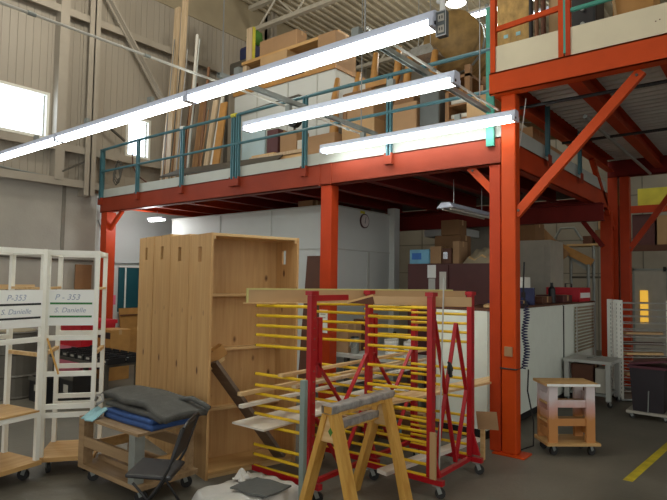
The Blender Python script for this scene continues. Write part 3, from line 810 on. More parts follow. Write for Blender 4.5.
def pail(label, x, y, z, r, h, mat='can_white', group=None, lid='grey_box', name='paint_pail'):
    t = thing(name, label, 'pail', (x,y,z), 0, group)
    MB().lathe((x,y,z), [(r*.9,0),(r*.93,h*.5),(r,h*.86),(r*1.04,h*.87),(r*1.04,h*.9),(r,h*.91),(r,h)], 16).build('body', mat, t, smooth=False)
    MB().lathe((x,y,z), [(r*1.03,h),(r*1.03,h*1.05),(r*.85,h*1.06),(r*.8,h*1.03)], 16).build('lid', lid, t)
    MB().path([(x-r*1.03,y,z+h*.85),(x-r*.8,y-r*.9,z+h*.45),(x,y-r*1.25,z+h*.3),(x+r*.8,y-r*.9,z+h*.45),(x+r*1.03,y,z+h*.85)],.004,5).build('handle', 'steel', t)
    return t

# ------------------------------------------------------------------ under the lower mezzanine
c = thing('wall_clock', 'round wall clock with dark rim on the white office wall', 'clock', (-5.075,7.12,2.45))
def disc(x, r, th, mat, nm, par): return MB().tube((x,7.12,2.58),(x+th,7.12,2.58),r,28).build(nm, mat, par)
disc(-5.078,.115,.02,'clock_rim','rim',c); f = disc(-5.0578,.098,.004,'clock_face','dial',c)
m = MB(); m.bar((-5.0528,7.12,2.58),(-5.0528,7.14,2.645),.008,.003,(1,0,0)); m.build('minute_hand','black',f)
m = MB(); m.bar((-5.0518,7.12,2.58),(-5.0518,7.115,2.54),.010,.003,(1,0,0)); m.build('hour_hand','black',f)
single('note', MB().box(-5.078,-5.074,7.02,7.14,2.695,2.735), 'yellow_tape', 'small yellow note on the office wall just above the clock', 'note')

t = thing('cabinet', 'wide dark maroon cabinet with boxes stored on top', 'cabinet', (-3.75,7.7,0))
MB().box(-4.45,-3.05,7.42,8.2,.08,1.91).build('carcass', 'maroon', t)
MB().box(-4.43,-3.07,7.45,8.18,0,.08).build('plinth', 'black', t)
for x0, x1, hx in ((-4.44,-3.76,-3.80),(-3.74,-3.06,-3.70)):
    d = MB().box(x0,x1,7.40,7.419,.1,1.89).build('door', 'maroon', t)
    MB().tube((hx,7.385,.95),(hx,7.385,1.15),.008,6).build('handle', 'steel', d)
single('paper_sheet', MB().box(-4.10,-3.96,7.396,7.399,1.70,1.89), 'paper', 'upper white paper sheet taped to the maroon cabinet door', 'paper')
single('paper_sheet', MB().box(-4.08,-3.97,7.394,7.399,1.42,1.69), 'grey_table', 'grey printed sheet hanging directly below the white paper', 'paper')
single('paper_sheet', MB().box(-3.90,-3.79,7.394,7.399,1.42,1.79), 'pvc', 'long pale sheet on the maroon cabinet beside the other papers', 'paper')
carton('blue and white carton on the maroon cabinet, end nearest the clock', -4.44,-4.10,7.45,7.75,1.912,2.13, 'light_blue_box', mark='blue_plastic')
carton('upright brown carton on the cabinet beside the blue one', -4.09,-3.91,7.46,7.75,1.912,2.17)
carton('dark open box with a shiny thing inside on the cabinet', -3.89,-3.74,7.46,7.7,1.912,2.14, 'dark_brown', mark='foil')
carton('tall flat brown carton on the cabinet beside the dark box', -3.72,-3.62,7.46,7.75,1.912,2.24, 'cardboard')
carton('large brown carton standing behind the small cartons on the cabinet', -4.2,-3.75,7.8,8.15,1.912,2.36, 'cardboard_dark')
carton('dark brown carton topping the stack over the large carton', -4.1,-3.8,7.82,8.1,2.365,2.6, 'cardboard_dark')
def heap(u, v):
    x = -3.58+.5*u; y = 7.5+.45*v
    e = (math.sin(PI*u)*math.sin(PI*v))**.5 if 0<u<1 and 0<v<1 else 0
    return (x, y, 1.913+.26*e*(.8+.2*math.sin(17*u)*math.sin(13*v)))
t = thing('burlap_bundle', 'dark olive bundle of sacking at the column end of the maroon cabinet', 'bundle', (-3.33,7.7,1.912))
MB().grid(heap, 22, 16).build('sacking', 'wall_band', t, smooth=True)
MB().path([(-3.5,7.55,2.0),(-3.4,7.53,1.96),(-3.3,7.55,2.03),(-3.2,7.56,1.96)],.02,6).build('tie', 'pine_x', t)
# panel leaning against the office, poster, pails and bits behind the racks
m = MB(); m.prism([(-5.50,6.08,.0),(-5.18,6.08,.0),(-5.18,6.26,2.0),(-5.50,6.26,2.0)],(0,.022,0)); single('brown_panel', m, 'dark_brown', 'brown panel leaning on the office wall behind the orange post', 'panel')
t = thing('notice', 'white notice sheet with dark print fixed to the orange post behind the racks', 'notice', (-4.36,5.27,1.0))
MB().box(-4.43,-4.30,5.284,5.2885,1.0,1.28).build('sheet', 'paper', t)
m = MB(); 
for z in (1.22,1.18,1.14): m.box(-4.41,-4.33,5.2825,5.284,z,z+.012)
m.build('print', 'grey_box', t)
t = thing('work_table', 'low grey table behind the red racks carrying pails and cans', 'table', (-3.9,5.95,0))
MB().box(-4.75,-3.15,5.6,6.25,.68,.72).build('table_top', 'grey_table', t)
for x in (-4.68,-3.22):
    for y in (5.66,6.19): MB().box(x-.03,x+.03,y-.03,y+.03,0,.68).build('leg', 'dark_steel', t)
MB().box(-4.68,-3.22,6.17,6.20,.25,.32).build('stretcher', 'dark_steel', t)
pail('white pail on the table behind the racks, in front of the maroon cabinet', -3.72,5.82,.721,.085,.20, group='white pails on the low table')
pail('white pail nearest the orange column end of the low table', -3.47,5.86,.721,.085,.19, group='white pails on the low table')
pail('narrow pale pail beside the second red upright', -4.0,5.85,.721,.06,.22, 'grey_table', group='white pails on the low table')
pail('dark-lidded silver can standing near the cardboard on the low table', -4.22,5.75,.721,.055,.20, 'galv', lid='black', name='spray_can')
carton('brown cardboard box on the low table behind the rack arms', -4.6,-4.3,5.7,6.0,.721,1.08, 'cardboard')
carton('dark brown box half hidden behind the brown cardboard box', -4.45,-4.29,6.02,6.2,.721,1.13, 'dark_brown')
for k, (x, lab) in enumerate(((-3.85,'clear jug standing on the low table between the pails'),(-3.6,'clear jug at the wall side of the low table'),(-3.3,'amber jug at the column end of the low table'))):
    t = thing('jug', lab, 'jug', (x,6.1,.721), 0, 'jugs on the low table')
    MB().lathe((x,6.1,.721),[(.055,0),(.06,.02),(.06,.16),(.03,.22),(.02,.25)],12).build('body', 'wrap_clear' if k<2 else 'amber_glass', t)
    MB().lathe((x,6.1,.972),[(.022,0),(.022,.025),(.01,.026)],10).build('cap', 'black', t)
for k,(x,z,lab) in enumerate(((-3.95,.9,'dark clamp hanging over the low table'),(-3.45,.92,'dark clamp on a hook near the column end of the low table'))):
    pass
carton('cardboard carton on the floor behind the racks, with blue and white labels', -3.32,-2.84,4.95,5.2,0,.30, 'cardboard_dark', mark='light_blue_box')
carton('long flat carton on the floor beneath the rack arms', -3.75,-3.4,4.4,5.1,0,.22, 'cardboard_dark')
t = thing('cardboard_piece', 'tan cardboard piece standing on a stick at the foot of the column', 'cardboard', (-2.17,4.98,0))
m = MB(); m.obox((-2.13,4.98,.37),(.2,.01,.16),(0,-.12,0)); m.build('sheet', 'cardboard', t)
MB().box(-2.2,-2.165,4.985,5.02,0,.32).build('stick', 'pine_x', t)
# fixtures under the mezzanine
t = thing('shop_light', 'unlit white pan light hung under the mezzanine near the column', 'light', (-2.98,6.3,2.5))
m = MB(); m.prism([(-3.09,5.78,2.50),(-2.87,5.78,2.50),(-2.93,5.78,2.56),(-3.03,5.78,2.56)],(0,1.25,0)); m.build('reflector', 'fixture_white', t)
for x in (-3.03,-2.93): MB().tube((x,5.82,2.488),(x,6.98,2.488),.013,8).build('tube', 'pvc', t)
for y in (6.0,6.8): MB().tube((-2.98,y,2.56),(-2.98,y,2.86),.004,5).build('hanger', 'steel', t)
t = thing('lit_lamp', 'small lit tube lamp under the far end of the mezzanine', 'light', (-8.9,5.9,2.66))
l = bpy.data.lights.new('tube_glow','POINT'); l.energy = 16; l.shadow_soft_size = .12; lo = bpy.data.objects.new('tube_glow', l); COL.objects.link(lo); lo.parent = t; lo.location = (.0,-.12,-.06)
MB().box(-9.08,-8.62,5.85,5.95,2.705,2.74).build('housing', 'fixture_white', t)
for y in (5.88,5.92): MB().tube((-9.06,y,2.69),(-8.64,y,2.69),.015,8).build('tube', 'tube_light', t)
m = MB(); m.tube((-8.85,5.9,2.74),(-8.85,5.9,2.86),.005,5); m.build('hanger', 'steel', t)
carton('folded brown bundle lying on top of the office partition', -5.75,-5.45,6.31,6.5,2.756,2.85, 'cardboard_dark')

# ------------------------------------------------------------------ left wall group
t = thing('teal_board', 'dark teal board with a white strip on the white wall', 'board', (-9.88,6.1,.98))
MB().box(-9.885,-9.86,5.78,6.4,.98,1.83).build('board', 'teal_panel', t)
m = MB(); m.box(-9.859,-9.85,5.90,5.93,.98,1.83); m.build('strip', 'white_paint', t)
m = MB(); m.box(-9.859,-9.84,5.77,6.41,1.831,1.86); m.box(-9.859,-9.845,5.77,6.41,.95,.979); m.build('frame', 'white_paint', t)
single('paper_sign', MB().box(-9.889,-9.884,5.62,5.74,1.12,1.30), 'pink', 'bright pink paper on the white wall beside the teal board', 'note')
t = thing('plywood_sheet', 'plywood sheet leaning on the wall below the teal board', 'plywood', (-9.7,6.1,0))
m = MB(); m.prism([(-9.62,5.78,0),(-9.62,6.6,0),(-9.82,6.6,1.05),(-9.82,5.78,1.05)],(-.02,0,0)); m.build('sheet', 'curved_wood', t)
m = MB(); m.bar((-9.775,5.78,.92),(-9.775,6.6,.92),.02,.02); m.build('edge_strip', 'dark_brown', t)
single('wall_conduit', MB().path([(-9.87,5.32,2.7),(-9.87,5.45,2.45),(-9.87,5.62,2.1),(-9.86,5.68,1.9),(-9.86,6.4,1.93)],.012,6), 'galv', 'thin grey conduit curving down to the teal board', 'conduit')
m = MB(); m.path([(-9.86,3.0,2.0),(-9.86,3.7,1.965),(-9.86,4.6,1.94),(-9.86,5.25,1.93)],.02,6); single('wall_cable', m, 'dark_steel', 'dark sagging cable run along the concrete wall', 'cable')
m = MB(); m.path([(-9.86,-.5,3.52),(-9.86,3.6,3.42),(-9.86,4.5,3.36),(-9.86,5.2,3.26)],.02,6); single('wall_pipe', m, 'galv', 'pale pipe along the top of the concrete wall', 'pipe')
single('cardboard_sheet', MB().box(-9.82,-9.80,4.9,5.2,1.42,1.86), 'cardboard_dark', 'brown cardboard sheet high on the concrete wall beside the orange post', 'cardboard')
MBq = MB(); MBq.box(-9.88,-9.60,4.55,5.25,1.38,1.41); t = thing('wall_shelf', 'narrow wooden wall shelf above the red bin', 'shelf', (-9.75,4.9,1.3))
MBq.build('board', 'pine_y', t)
for y in (4.65,5.15): MB().bar((-9.87,y,1.2),(-9.65,y,1.378),.02,.02).build('bracket', 'dark_steel', t)
single('timber', MB().box(-9.84,-9.76,2.9,4.2,1.42,1.5), 'pine_y', 'long pale timber resting high on the concrete wall behind the racks', 'timber')
t2 = thing('wall_bracket', 'steel bracket carrying the long pale timber', 'bracket', (-9.84,3.5,1.38))
MB().box(-9.899,-9.74,3.2,3.24,1.385,1.419).build('arm', 'dark_steel', t2); MB().box(-9.899,-9.74,3.8,3.84,1.385,1.419).build('arm', 'dark_steel', t2)
# red bin, pink bin, taped box
def bin_box(label, x0,x1,y0,y1,z0,z1, mat, rimmat=None):
    t = thing('storage_bin', label, 'bin', ((x0+x1)/2,(y0+y1)/2,z0))
    MB().hexa([(x0+.03,y0+.03,z0),(x1-.03,y0+.03,z0),(x1-.03,y1-.03,z0),(x0+.03,y1-.03,z0),(x0,y0,z1-.06),(x1,y0,z1-.06),(x1,y1,z1-.06),(x0,y1,z1-.06)]).build('body', mat, t)
    MB().box(x0-.02,x1+.02,y0-.02,y1+.02,z1-.06,z1).build('lid', rimmat or mat, t)
    return t
bin_box('dusty pink bin under the bright red bin', -9.55,-8.75,4.5,5.1,0,.50,'dusty_pink')
bin_box('bright red bin stacked on the dusty pink bin', -9.55,-8.75,4.5,5.1,.501,.93,'red_box')
t = carton('yellow and black striped box beside the red bin', -8.7,-8.3,4.75,5.1,0,.80,'curved_wood')
for z in (.15,.42,.66): MB().box(-8.705,-8.295,4.745,4.75,z,z+.1).build('black_band','black',t)
# dark drum
t = thing('drum', 'dark grey ribbed drum standing behind the black-lined rack', 'drum', (-8.2,3.3,0))
MB().lathe((-8.2,3.3,0),[(.28,0),(.29,.02),(.28,.04),(.28,.28),(.295,.3),(.28,.32),(.28,.58),(.295,.6),(.28,.62),(.28,.86),(.29,.88),(.27,.89)],20).build('body','dark_steel',t)
m = MB(); m.lathe((-8.2,3.3,.891),[(.25,0),(.25,.012),(.05,.013)],16); m.build('lid','wall_band',t)
# bench with rows of black trays
t = thing('low_bench', 'dark low bench filled with rows of black parts trays', 'bench', (-7.9,4.25,0))
MB().box(-8.7,-7.1,4.0,4.6,.42,.46).build('bench_top','dark_steel',t)
for x in (-8.62,-7.18):
    for y in (4.06,4.54): MB().box(x-.03,x+.03,y-.03,y+.03,0,.42).build('leg','dark_steel',t)
MB().box(-8.62,-7.18,4.04,4.07,.12,.18).build('stretcher','dark_steel',t)
k = 0
names = ['first','second','third','fourth','fifth','sixth','seventh']
for i in range(7):
    for j in range(2):
        x = -8.58+.222*i; y = 4.02+.3*j
        t = thing('parts_tray', 'black parts tray, %s from the drum in the %s row on the bench' % (names[i], 'front' if j == 0 else 'rear'), 'tray', (x+.09,y+.13,.461), 0, 'black trays on the low bench')
        m = MB(); m.box(x,x+.19,y,y+.26,.461,.467); m.box(x,x+.19,y,y+.008,.467,.53); m.box(x,x+.19,y+.252,y+.26,.467,.56); m.box(x,x+.008,y+.008,y+.252,.467,.54); m.box(x+.182,x+.19,y+.008,y+.252,.467,.54)
        m.build('tray','black',t)
        MB().box(x+.05,x+.14,y-.002,y,.485,.515).build('label','grey_box',t)
        MB().box(x+.02,x+.17,y+.03,y+.22,.468,.515).build('parts','galv' if (i+j)%2 else 'dark_steel',t)
for k,(x,y,w,h,lab) in enumerate(((-7.05,3.62,.34,.40,'black crate on the floor between the white rack and the bookcases'),(-7.6,3.5,.4,.32,'black crate on the floor in front of the low bench'))):
    t = thing('crate', lab, 'crate', (x,y,0), 0, 'black crates on the floor')
    m = MB(); m.box(x-w/2,x+w/2,y-.16,y+.16,0,.02); 
    for yy in (y-.16,y+.148): m.box(x-w/2,x+w/2,yy,yy+.012,.02,h)
    for xx in (x-w/2,x+w/2-.012): m.box(xx,xx+.012,y-.148,y+.148,.02,h)
    m.build('body','black',t)
    MB().box(x-w/2-.01,x+w/2+.01,y-.172,y-.16,h-.05,h).build('rim','dark_steel',t)
    MB().box(x-.06,x+.06,y-.163,y-.1605,h*.45,h*.7).build('label','grey_box',t)

# ------------------------------------------------------------------ white cabinets, clutter and the corner beyond the column
def long_cab(label, y0, y1):
    t = thing('white_cabinet', label, 'cabinet', (-2.8,(y0+y1)/2,0), 0, 'long white cabinets')
    MB().box(-3.0,-2.402,y0,y1,.10,1.34).build('carcass','cabinet_white',t)
    MB().box(-2.97,-2.43,y0,y1,0,.10).build('plinth','black',t)
    MB().box(-3.02,-2.385,y0+.002,y1-.002,1.34,1.362).build('top','dark_brown',t)
    MB().box(-2.401,-2.39,y0+.02,y1-.02,.12,1.325).build('door','cabinet_white',t)
    return t
long_cab('long white cabinet behind the orange column', 5.62, 8.24)
single('gap_shade_strip', MB().box(-2.45,-2.388,8.241,8.274,0,1.33), 'black', 'thin black strip painting the shade of the gap between the two white cabinets', 'strip')  # black strip put in for the dark of the gap between cabinets
long_cab('long white cabinet beyond the first, behind the wire rack', 8.275, 10.0)
t = thing('slatted_panel', 'dim slatted panel propped against the second white cabinet', 'panel', (-2.36,9.2,0))
for k in range(14): MB().box(-2.375,-2.362,8.75,9.85,.62+.05*k,.645+.05*k).build('slat','wall_band',t)
for y in (8.8,9.8): MB().box(-2.362,-2.352,y-.02,y+.02,0,1.3).build('stile','grey_table',t)
CT = 1.3635
t = thing('screen', 'white box with a dark screen on the white cabinet', 'equipment', (-2.75,7.35,CT))
MB().box(-2.95,-2.6,7.25,7.5,CT,1.72).build('case','white_paint',t); MB().box(-2.85,-2.45,7.2,7.24,CT,1.58).build('dark_panel','navy',t)
carton('dark blue flat case lying on the cabinet behind the column', -2.9,-2.5,6.8,7.15,CT,1.42,'navy')
carton('low brown carton on the cabinet beside the dark screen', -2.9,-2.5,7.7,8.1,CT,1.46,'dark_brown')
t = thing('tool_case', 'red tool case with white band at the far end of the cabinets', 'tool case', (-2.6,9.4,CT))
MB().box(-2.9,-2.4,9.1,9.75,CT,1.58).build('body','red_box',t); MB().box(-2.399,-2.394,9.15,9.7,1.42,1.5).build('band','paper',t)
MB().path([(-2.65,9.25,1.58),(-2.65,9.25,1.64),(-2.65,9.6,1.64),(-2.65,9.6,1.58)],.012,6).build('handle','black',t)
carton('dark maroon flat box on the cabinet in front of the red tool case', -2.85,-2.45,8.45,8.9,CT,1.47,'maroon')
m = MB(); m.lathe((-2.55,8.25,CT),[(.05,0),(.05,.2),(.02,.24),(.02,.29)],12); single('bottle', m, 'black', 'dark bottle standing on the white cabinet', 'bottle')
m = MB(); m.obox((-2.6,6.2,CT+.016),(.12,.5,.03),(0,0,.3)); single('offcut', m, 'pine_x', 'wood offcut lying on the cabinet end behind the column', 'offcut')
m = MB(); m.obox((-2.62,6.55,CT+.012),(.1,.4,.022),(0,0,-.5)); single('offcut', m, 'curved_wood', 'brown offcut lying beside the dark blue case on the cabinet', 'offcut')
# tall grey enclosure, sloping timbers and junk shelf
t = thing('grey_enclosure', 'tall grey metal enclosure standing behind the white cabinets', 'enclosure', (-3.8,10.9,0))
MB().box(-4.3,-3.3,10.6,11.4,.05,2.45).build('body','grey_box',t); MB().box(-4.2,-3.4,10.585,10.599,.2,2.35).build('door','grey_box',t)
MB().box(-4.25,-3.35,10.65,11.35,0,.05).build('base','black',t); MB().box(-3.5,-3.47,10.57,10.585,1.2,1.35).build('handle','black',t)
carton('brown carton on top of the tall grey enclosure', -4.2,-3.6,10.65,11.2,2.451,2.8,'cardboard_dark')
t = thing('junk_shelf', 'wall shelf crowded with odds and ends beyond the column', 'shelf', (-2.75,12.0,0))
MB().box(-3.35,-2.4,11.8,12.3,2.40,2.44).build('shelf_board','pine_x',t)
for x in (-3.28,-2.85,-2.46): MB().tube((x,11.85,0),(x,11.85,2.40),.03,8).build('upright','galv',t)
MB().box(-3.3,-2.42,11.83,11.87,1.75,1.79).build('cross_bar','dark_steel',t)
carton('pale lidded box on the junk shelf', -2.76,-2.45,11.85,12.2,2.72,2.98,'tan_board')
carton('brown box under the pale lidded box on the junk shelf', -2.82,-2.42,11.85,12.25,2.441,2.71,'cardboard_dark')
carton('small dark box at the edge of the junk shelf', -3.05,-2.87,11.85,12.1,2.441,2.6,'dark_brown')
for k,(p,q,mt,lab) in enumerate((((-4.05,11.55,3.0),(-3.30,11.62,2.18),'lumber_dark','dark sloping timber leaning above the grey enclosure'),((-3.75,11.7,2.55),(-2.85,11.75,2.05),'curved_wood','brown sloping timber just below the dark one'),((-3.5,11.78,2.42),(-2.9,11.78,1.95),'galv','pale sloping duct piece by the junk shelf'))):
    m = MB(); m.bar(p,q,.05,.16); single('sloping_timber', m, mt, lab, 'timber')
single('standing_pipe', MB().tube((-2.92,11.72,0),(-2.92,11.72,2.02),.03,8), 'galv', 'grey upright pipe under the pale sloping duct piece', 'pipe')
m = MB(); m.path([(-3.55,11.6,2.5),(-3.4,11.6,2.75),(-3.15,11.6,2.75),(-3.0,11.62,2.5)],.025,8); single('bent_pipe', m, 'galv', 'bent grey pipe arching over the sloping timbers', 'pipe')
# shelf rack beyond the rear posts
t = thing('pallet_rack', 'orange pallet rack beam high beyond the rear orange posts', 'rack', (-1.6,12.3,0))
MB().box(-2.25,-.2,12.0,12.05,3.02,3.16).build('beam','orange_red',t); MB().box(-2.25,-.2,12.0,12.05,2.28,2.40).build('beam','dark_brown',t)
MB().box(-2.25,-.2,12.05,12.9,2.37,2.40).build('deck','ply',t)
for x in (-2.3,-.2): MB().box(x-.04,x+.04,12.0,12.08,0,3.3).build('upright','orange_red',t)
carton('maroon box on the orange pallet rack', -2.2,-1.82,12.1,12.7,2.401,3.0,'maroon')
carton('tan carton beside the maroon box on the pallet rack', -1.78,-1.2,12.1,12.7,2.401,2.96,'tan_board')
carton('yellow box high above the maroon box on the pallet rack', -2.1,-1.6,12.1,12.7,3.17,3.5,'yellow_tape')
# small grey table beyond the trolley
t = thing('grey_table', 'low grey table with dark box under it, beyond the wooden trolley', 'table', (-2.05,8.35,0))
MB().box(-2.36,-1.74,8.1,8.7,.57,.61).build('table_top','grey_table',t)
for x in (-2.32,-1.79):
    for y in (8.14,8.66): MB().box(x-.03,x+.03,y-.03,y+.03,.09,.57).build('leg','grey_table',t); 
for x in (-2.32,-1.79):
    for y in (8.14,8.66): caster(t, x, y, .089, .035, 1)
MB().box(-2.3,-1.8,8.13,8.66,.14,.17).build('shelf','galv',t)
carton('dark box under the low grey table', -2.28,-2.0,8.2,8.55,.171,.54,'dark_brown')
carton('grey carton beside the dark box under the low grey table', -1.97,-1.84,8.2,8.55,.171,.5,'grey_box')
m = MB(); m.path([(-2.1,8.3,.625),(-2.0,8.35,.63),(-1.9,8.32,.655)],.01,6); single('hand_tool', m, 'galv', 'small grey hand tool on the low grey table', 'tool')
# wire shelf unit
t = thing('wire_rack', 'white wire rack with perforated uprights in front of the far doors', 'rack', (-1.62,9.0,0))
for (x,y) in ((-1.96,9.05),(-1.84,8.86),(-1.76,8.72),(-1.22,9.2)):
    u = MB().box(x-.035,x+.035,y-.02,y+.02,.04,1.42).build('upright','white_paint',t)
    m = MB()
    for k in range(22): m.box(x+.012,x+.018,y-.0215,y-.02,.12+.058*k,.15+.058*k)
    m.build('slot_row','dark_steel',u)
for k in range(14):
    z = .14+.095*k
    m = MB()
    for (p,q) in (((-1.94,9.05),(-1.28,9.42)),((-1.76,8.74),(-1.22,9.2))): m.tube((*p,z),(*q,z),.0065,5)
    for f in [i/7 for i in range(8)]: m.tube((-1.94+.66*f,9.05+.37*f,z),(-1.76+.54*f,8.74+.46*f,z),.003,5)
    m.build('wire_shelf','wire',t)
MB().box(-1.98,-1.18,9.41,9.43,.06,.1).build('base_bar','galv',t)
m = MB(); m.prism([(-1.97,9.03,.02),(-1.74,8.70,.02),(-1.20,9.18,.02),(-1.26,9.44,.02)],(0,0,.02)); m.build('base','galv',t)
for (x,y) in ((-1.93,9.02),(-1.76,8.76),(-1.25,9.2)): MB().tube((x,y,0),(x,y,.02),.02,8).build('foot','rubber',t)
for k,(z,c_) in enumerate(((.35,'tan_board'),(.64,'pine_x'),(.78,'dark_brown'),(.93,'tan_board'))):
    lab = ['tan panel stored on the lowest loaded wire shelf','pale panel stored on the wire shelf above the lowest tan one','dark panel stored on the wire shelf between pale and tan ones','tan panel stored on the topmost loaded wire shelf'][k]
    m = MB(); m.prism([(-1.78,8.93,z+.003),(-1.70,8.84,z+.003),(-1.29,9.17,z+.003),(-1.33,9.30,z+.003)],(0,0,.03)); single('stored_panel', m, c_, lab, 'panel', 'panels on the wire rack')
# dark bin on its dolly
t = thing('waste_bin', 'dark square bin with a purple-brown lid flap, on a wheeled base', 'bin', (-1.27,7.95,0))
MB().box(-1.5,-1.05,7.7,8.2,.07,.1).build('wheeled_base','grey_box',t)
for (x,y) in ((-1.46,7.75),(-1.1,7.75),(-1.46,8.15),(-1.1,8.15)): caster(t,x,y,.069,.03,.5)
MB().hexa([(-1.43,7.74,.1),(-1.10,7.74,.1),(-1.10,8.12,.1),(-1.43,8.12,.1),(-1.46,7.72,.62),(-1.08,7.72,.62),(-1.08,8.14,.62),(-1.46,8.14,.62)]).build('body','bin_dark',t)
MB().box(-1.48,-1.06,7.70,8.16,.621,.65).build('rim','bin_lid',t)
m = MB(); m.hexa([(-1.46,7.72,.651),(-.9,7.72,.74),(-.9,8.14,.74),(-1.46,8.14,.651),(-1.46,7.72,.675),(-.9,7.72,.765),(-.9,8.14,.765),(-1.46,8.14,.675)]); m.build('lid_flap','bin_lid',t)
MB().bar((-1.26,7.70,.1),(-1.25,7.70,.36),.02,.01).build('latch','galv',t)
t = thing('push_cart', 'grey cart with a purple-brown top standing beside the dark bin', 'cart', (-.75,7.9,0))
MB().box(-1.0,-.45,7.72,8.2,.66,.70).build('top','bin_lid',t)
for x in (-.97,-.48):
    for y in (7.75,8.17): MB().box(x-.015,x+.015,y-.015,y+.015,.09,.66).build('post','wire',t)
for x in (-.97,-.48):
    for y in (7.75,8.17): caster(t,x,y,.089,.04,.3)
MB().box(-.98,-.47,7.74,8.18,.2,.23).build('shelf','galv',t)

# ------------------------------------------------------------------ goods on the lower mezzanine
FZ = 3.0965
planks = [ # x, lean, z top, width, depth, material, label
 (-9.44,.05,6.2,.09,.05,'lumber','pale plank standing closest to the small window on the mezzanine'),
 (-9.33,.03,6.85,.05,.05,'brown_pipe','thin brown pole standing second from the small window'),
 (-9.22,.02,7.0,.14,.05,'lumber','wide pale plank, tallest beside the thin brown pole'),
 (-9.08,.04,5.9,.12,.04,'lumber_dark','dark brown board standing between two tall pale planks'),
 (-8.98,.02,7.1,.12,.06,'lumber','tall pale plank rising in front of the ribbed siding'),
 (-8.80,.06,5.4,.16,.03,'dark_brown','short dark board, lower than the tall pale plank beside it'),
 (-8.62,.03,6.3,.06,.05,'pvc','white pole standing among the boards on the mezzanine'),
 (-8.46,.05,5.2,.15,.03,'lumber_dark','brown board just past the white pole'),
 (-8.30,.04,5.6,.05,.05,'brown_pipe','slim brown pole standing next to the brown board'),
 (-8.16,.06,4.95,.13,.03,'lumber','short pale board in front of the pale partition'),
 (-8.02,.07,5.0,.06,.06,'pvc','short white tube standing at the partition'),
 (-7.88,.05,4.85,.18,.03,'curved_wood','golden brown board at the end of the standing planks')]
thin = [(-9.15,6.15,6.3,'steel','shiny thin metal pole in front of the wide pale plank'),(-8.93,6.15,5.7,'dark_steel','dark thin metal pole in front of the tall pale plank'),(-8.72,6.15,6.0,'steel','shiny thin metal pole in front of the short dark board'),(-8.52,6.15,5.0,'brown_pipe','thin brown stick in front of the white pole'),(-8.36,6.15,6.1,'galv','grey thin pole rising above the brown boards'),(-8.05,6.15,4.7,'lumber_dark','thin brown stick in front of the short white tube'),(-8.66,6.28,5.9,'lumber_dark','thin dark stick beside the white pole'),(-9.02,6.28,6.6,'lumber_dark','long thin dark stick against the tall pale plank')]
for (x,l,zt,w,d,mt,lab) in planks:
    m = MB(); p, q = (x,6.35,FZ+.002), (x+l,6.35+l*3+.05,zt)
    if mt in ('pvc','brown_pipe'): m.tube(p,q,w/2,10)
    else: m.bar(p,q,w,d,(0,1,0))
    single('standing_'+('pole' if mt in ('pvc','brown_pipe') else 'plank'), m, mt, lab, 'lumber', 'lumber standing on the mezzanine')
for (x,y,zt,mt,lab) in thin:
    single('thin_pole', MB().tube((x,y,FZ+.002),(x+.03,y+.2,zt),.014,6), mt, lab, 'pole', 'thin poles standing on the mezzanine')
# sloping dark sheet
m = MB(); m.prism([(-8.6,5.75,3.42),(-5.85,5.9,3.38),(-5.95,6.17,3.55),(-8.5,6.1,3.60)],(0,0,.03)); single('dark_sheet', m, 'dark_sheet', 'large dark sheet lying sloped on trestles behind the guardrail', 'sheet')
t = thing('trestle', 'low timber trestle under the dark sloping sheet', 'trestle', (-7.2,6.0,FZ))
for x in (-8.3,-6.3):
    MB().box(x-.04,x+.04,5.8,6.15,FZ,3.37).build('support','lumber_dark',t)
MB().box(-8.26,-6.34,5.94,5.98,3.2,3.26).build('spreader','lumber_dark',t)
# pale storage partition with boards on top
t = thing('storage_partition', 'pale panelled storage partition with a wooden cap on the mezzanine', 'partition', (-7.05,7.4,FZ))
MB().box(-8.35,-5.8,7.25,7.33,FZ,5.24).build('panel','white_wall',t)
MB().box(-5.88,-5.8,7.331,8.4,FZ,5.24).build('end_panel','white_wall',t)
MB().box(-8.37,-5.78,7.22,8.4,5.241,5.31).build('cap','curved_wood',t)
for x in (-7.7,-6.9,-6.2): MB().box(x-.012,x+.012,7.238,7.249,FZ,5.24).build('seam_strip','grey_table',t)
m = MB(); m.tube((-8.2,7.2,4.86),(-6.6,7.2,4.92),.02,8); m.tube((-6.6,7.2,4.92),(-6.45,7.1,4.85),.02,8); single('pipe_rail', m, 'dark_steel', 'dark pipe fixed across the pale storage partition', 'pipe')
carton('long brown carton on the storage partition, nearest the planks', -8.3,-7.75,7.3,7.9,5.312,5.72,'cardboard')
carton('wide brown carton in the middle of the partition cap', -7.7,-7.0,7.3,7.9,5.312,5.9,'tan_board')
carton('dark blue box on the partition between brown cartons', -6.95,-6.72,7.35,7.9,5.312,5.7,'navy')
carton('light wooden box on the partition beside the dark blue one', -6.6,-6.3,7.35,7.9,5.312,5.66,'lumber')
carton('tall brown carton at the corner of the storage partition', -6.25,-5.85,7.3,7.9,5.312,5.95,'cardboard')
single('long_board', MB().box(-8.4,-5.9,7.45,7.75,5.96,6.02), 'ply', 'long board lying across the cartons above the partition', 'board')
m = MB(); m.box(-8.42,-8.3,7.5,7.6,5.73,5.955); single('spacer', m, 'lumber', 'short wooden spacer holding the end of the long board', 'block')
t = thing('yellow_post', 'short pale wooden post with a yellow edge standing on the long board', 'post', (-8.3,7.6,6.021))
MB().box(-8.38,-8.22,7.55,7.63,6.021,6.75).build('post','lumber',t); MB().box(-8.21,-8.19,7.56,7.62,6.021,6.75).build('edge','yellow_tape',t)
carton('brown carton on the long board above the partition', -7.9,-6.9,7.47,7.74,6.022,6.32,'cardboard')
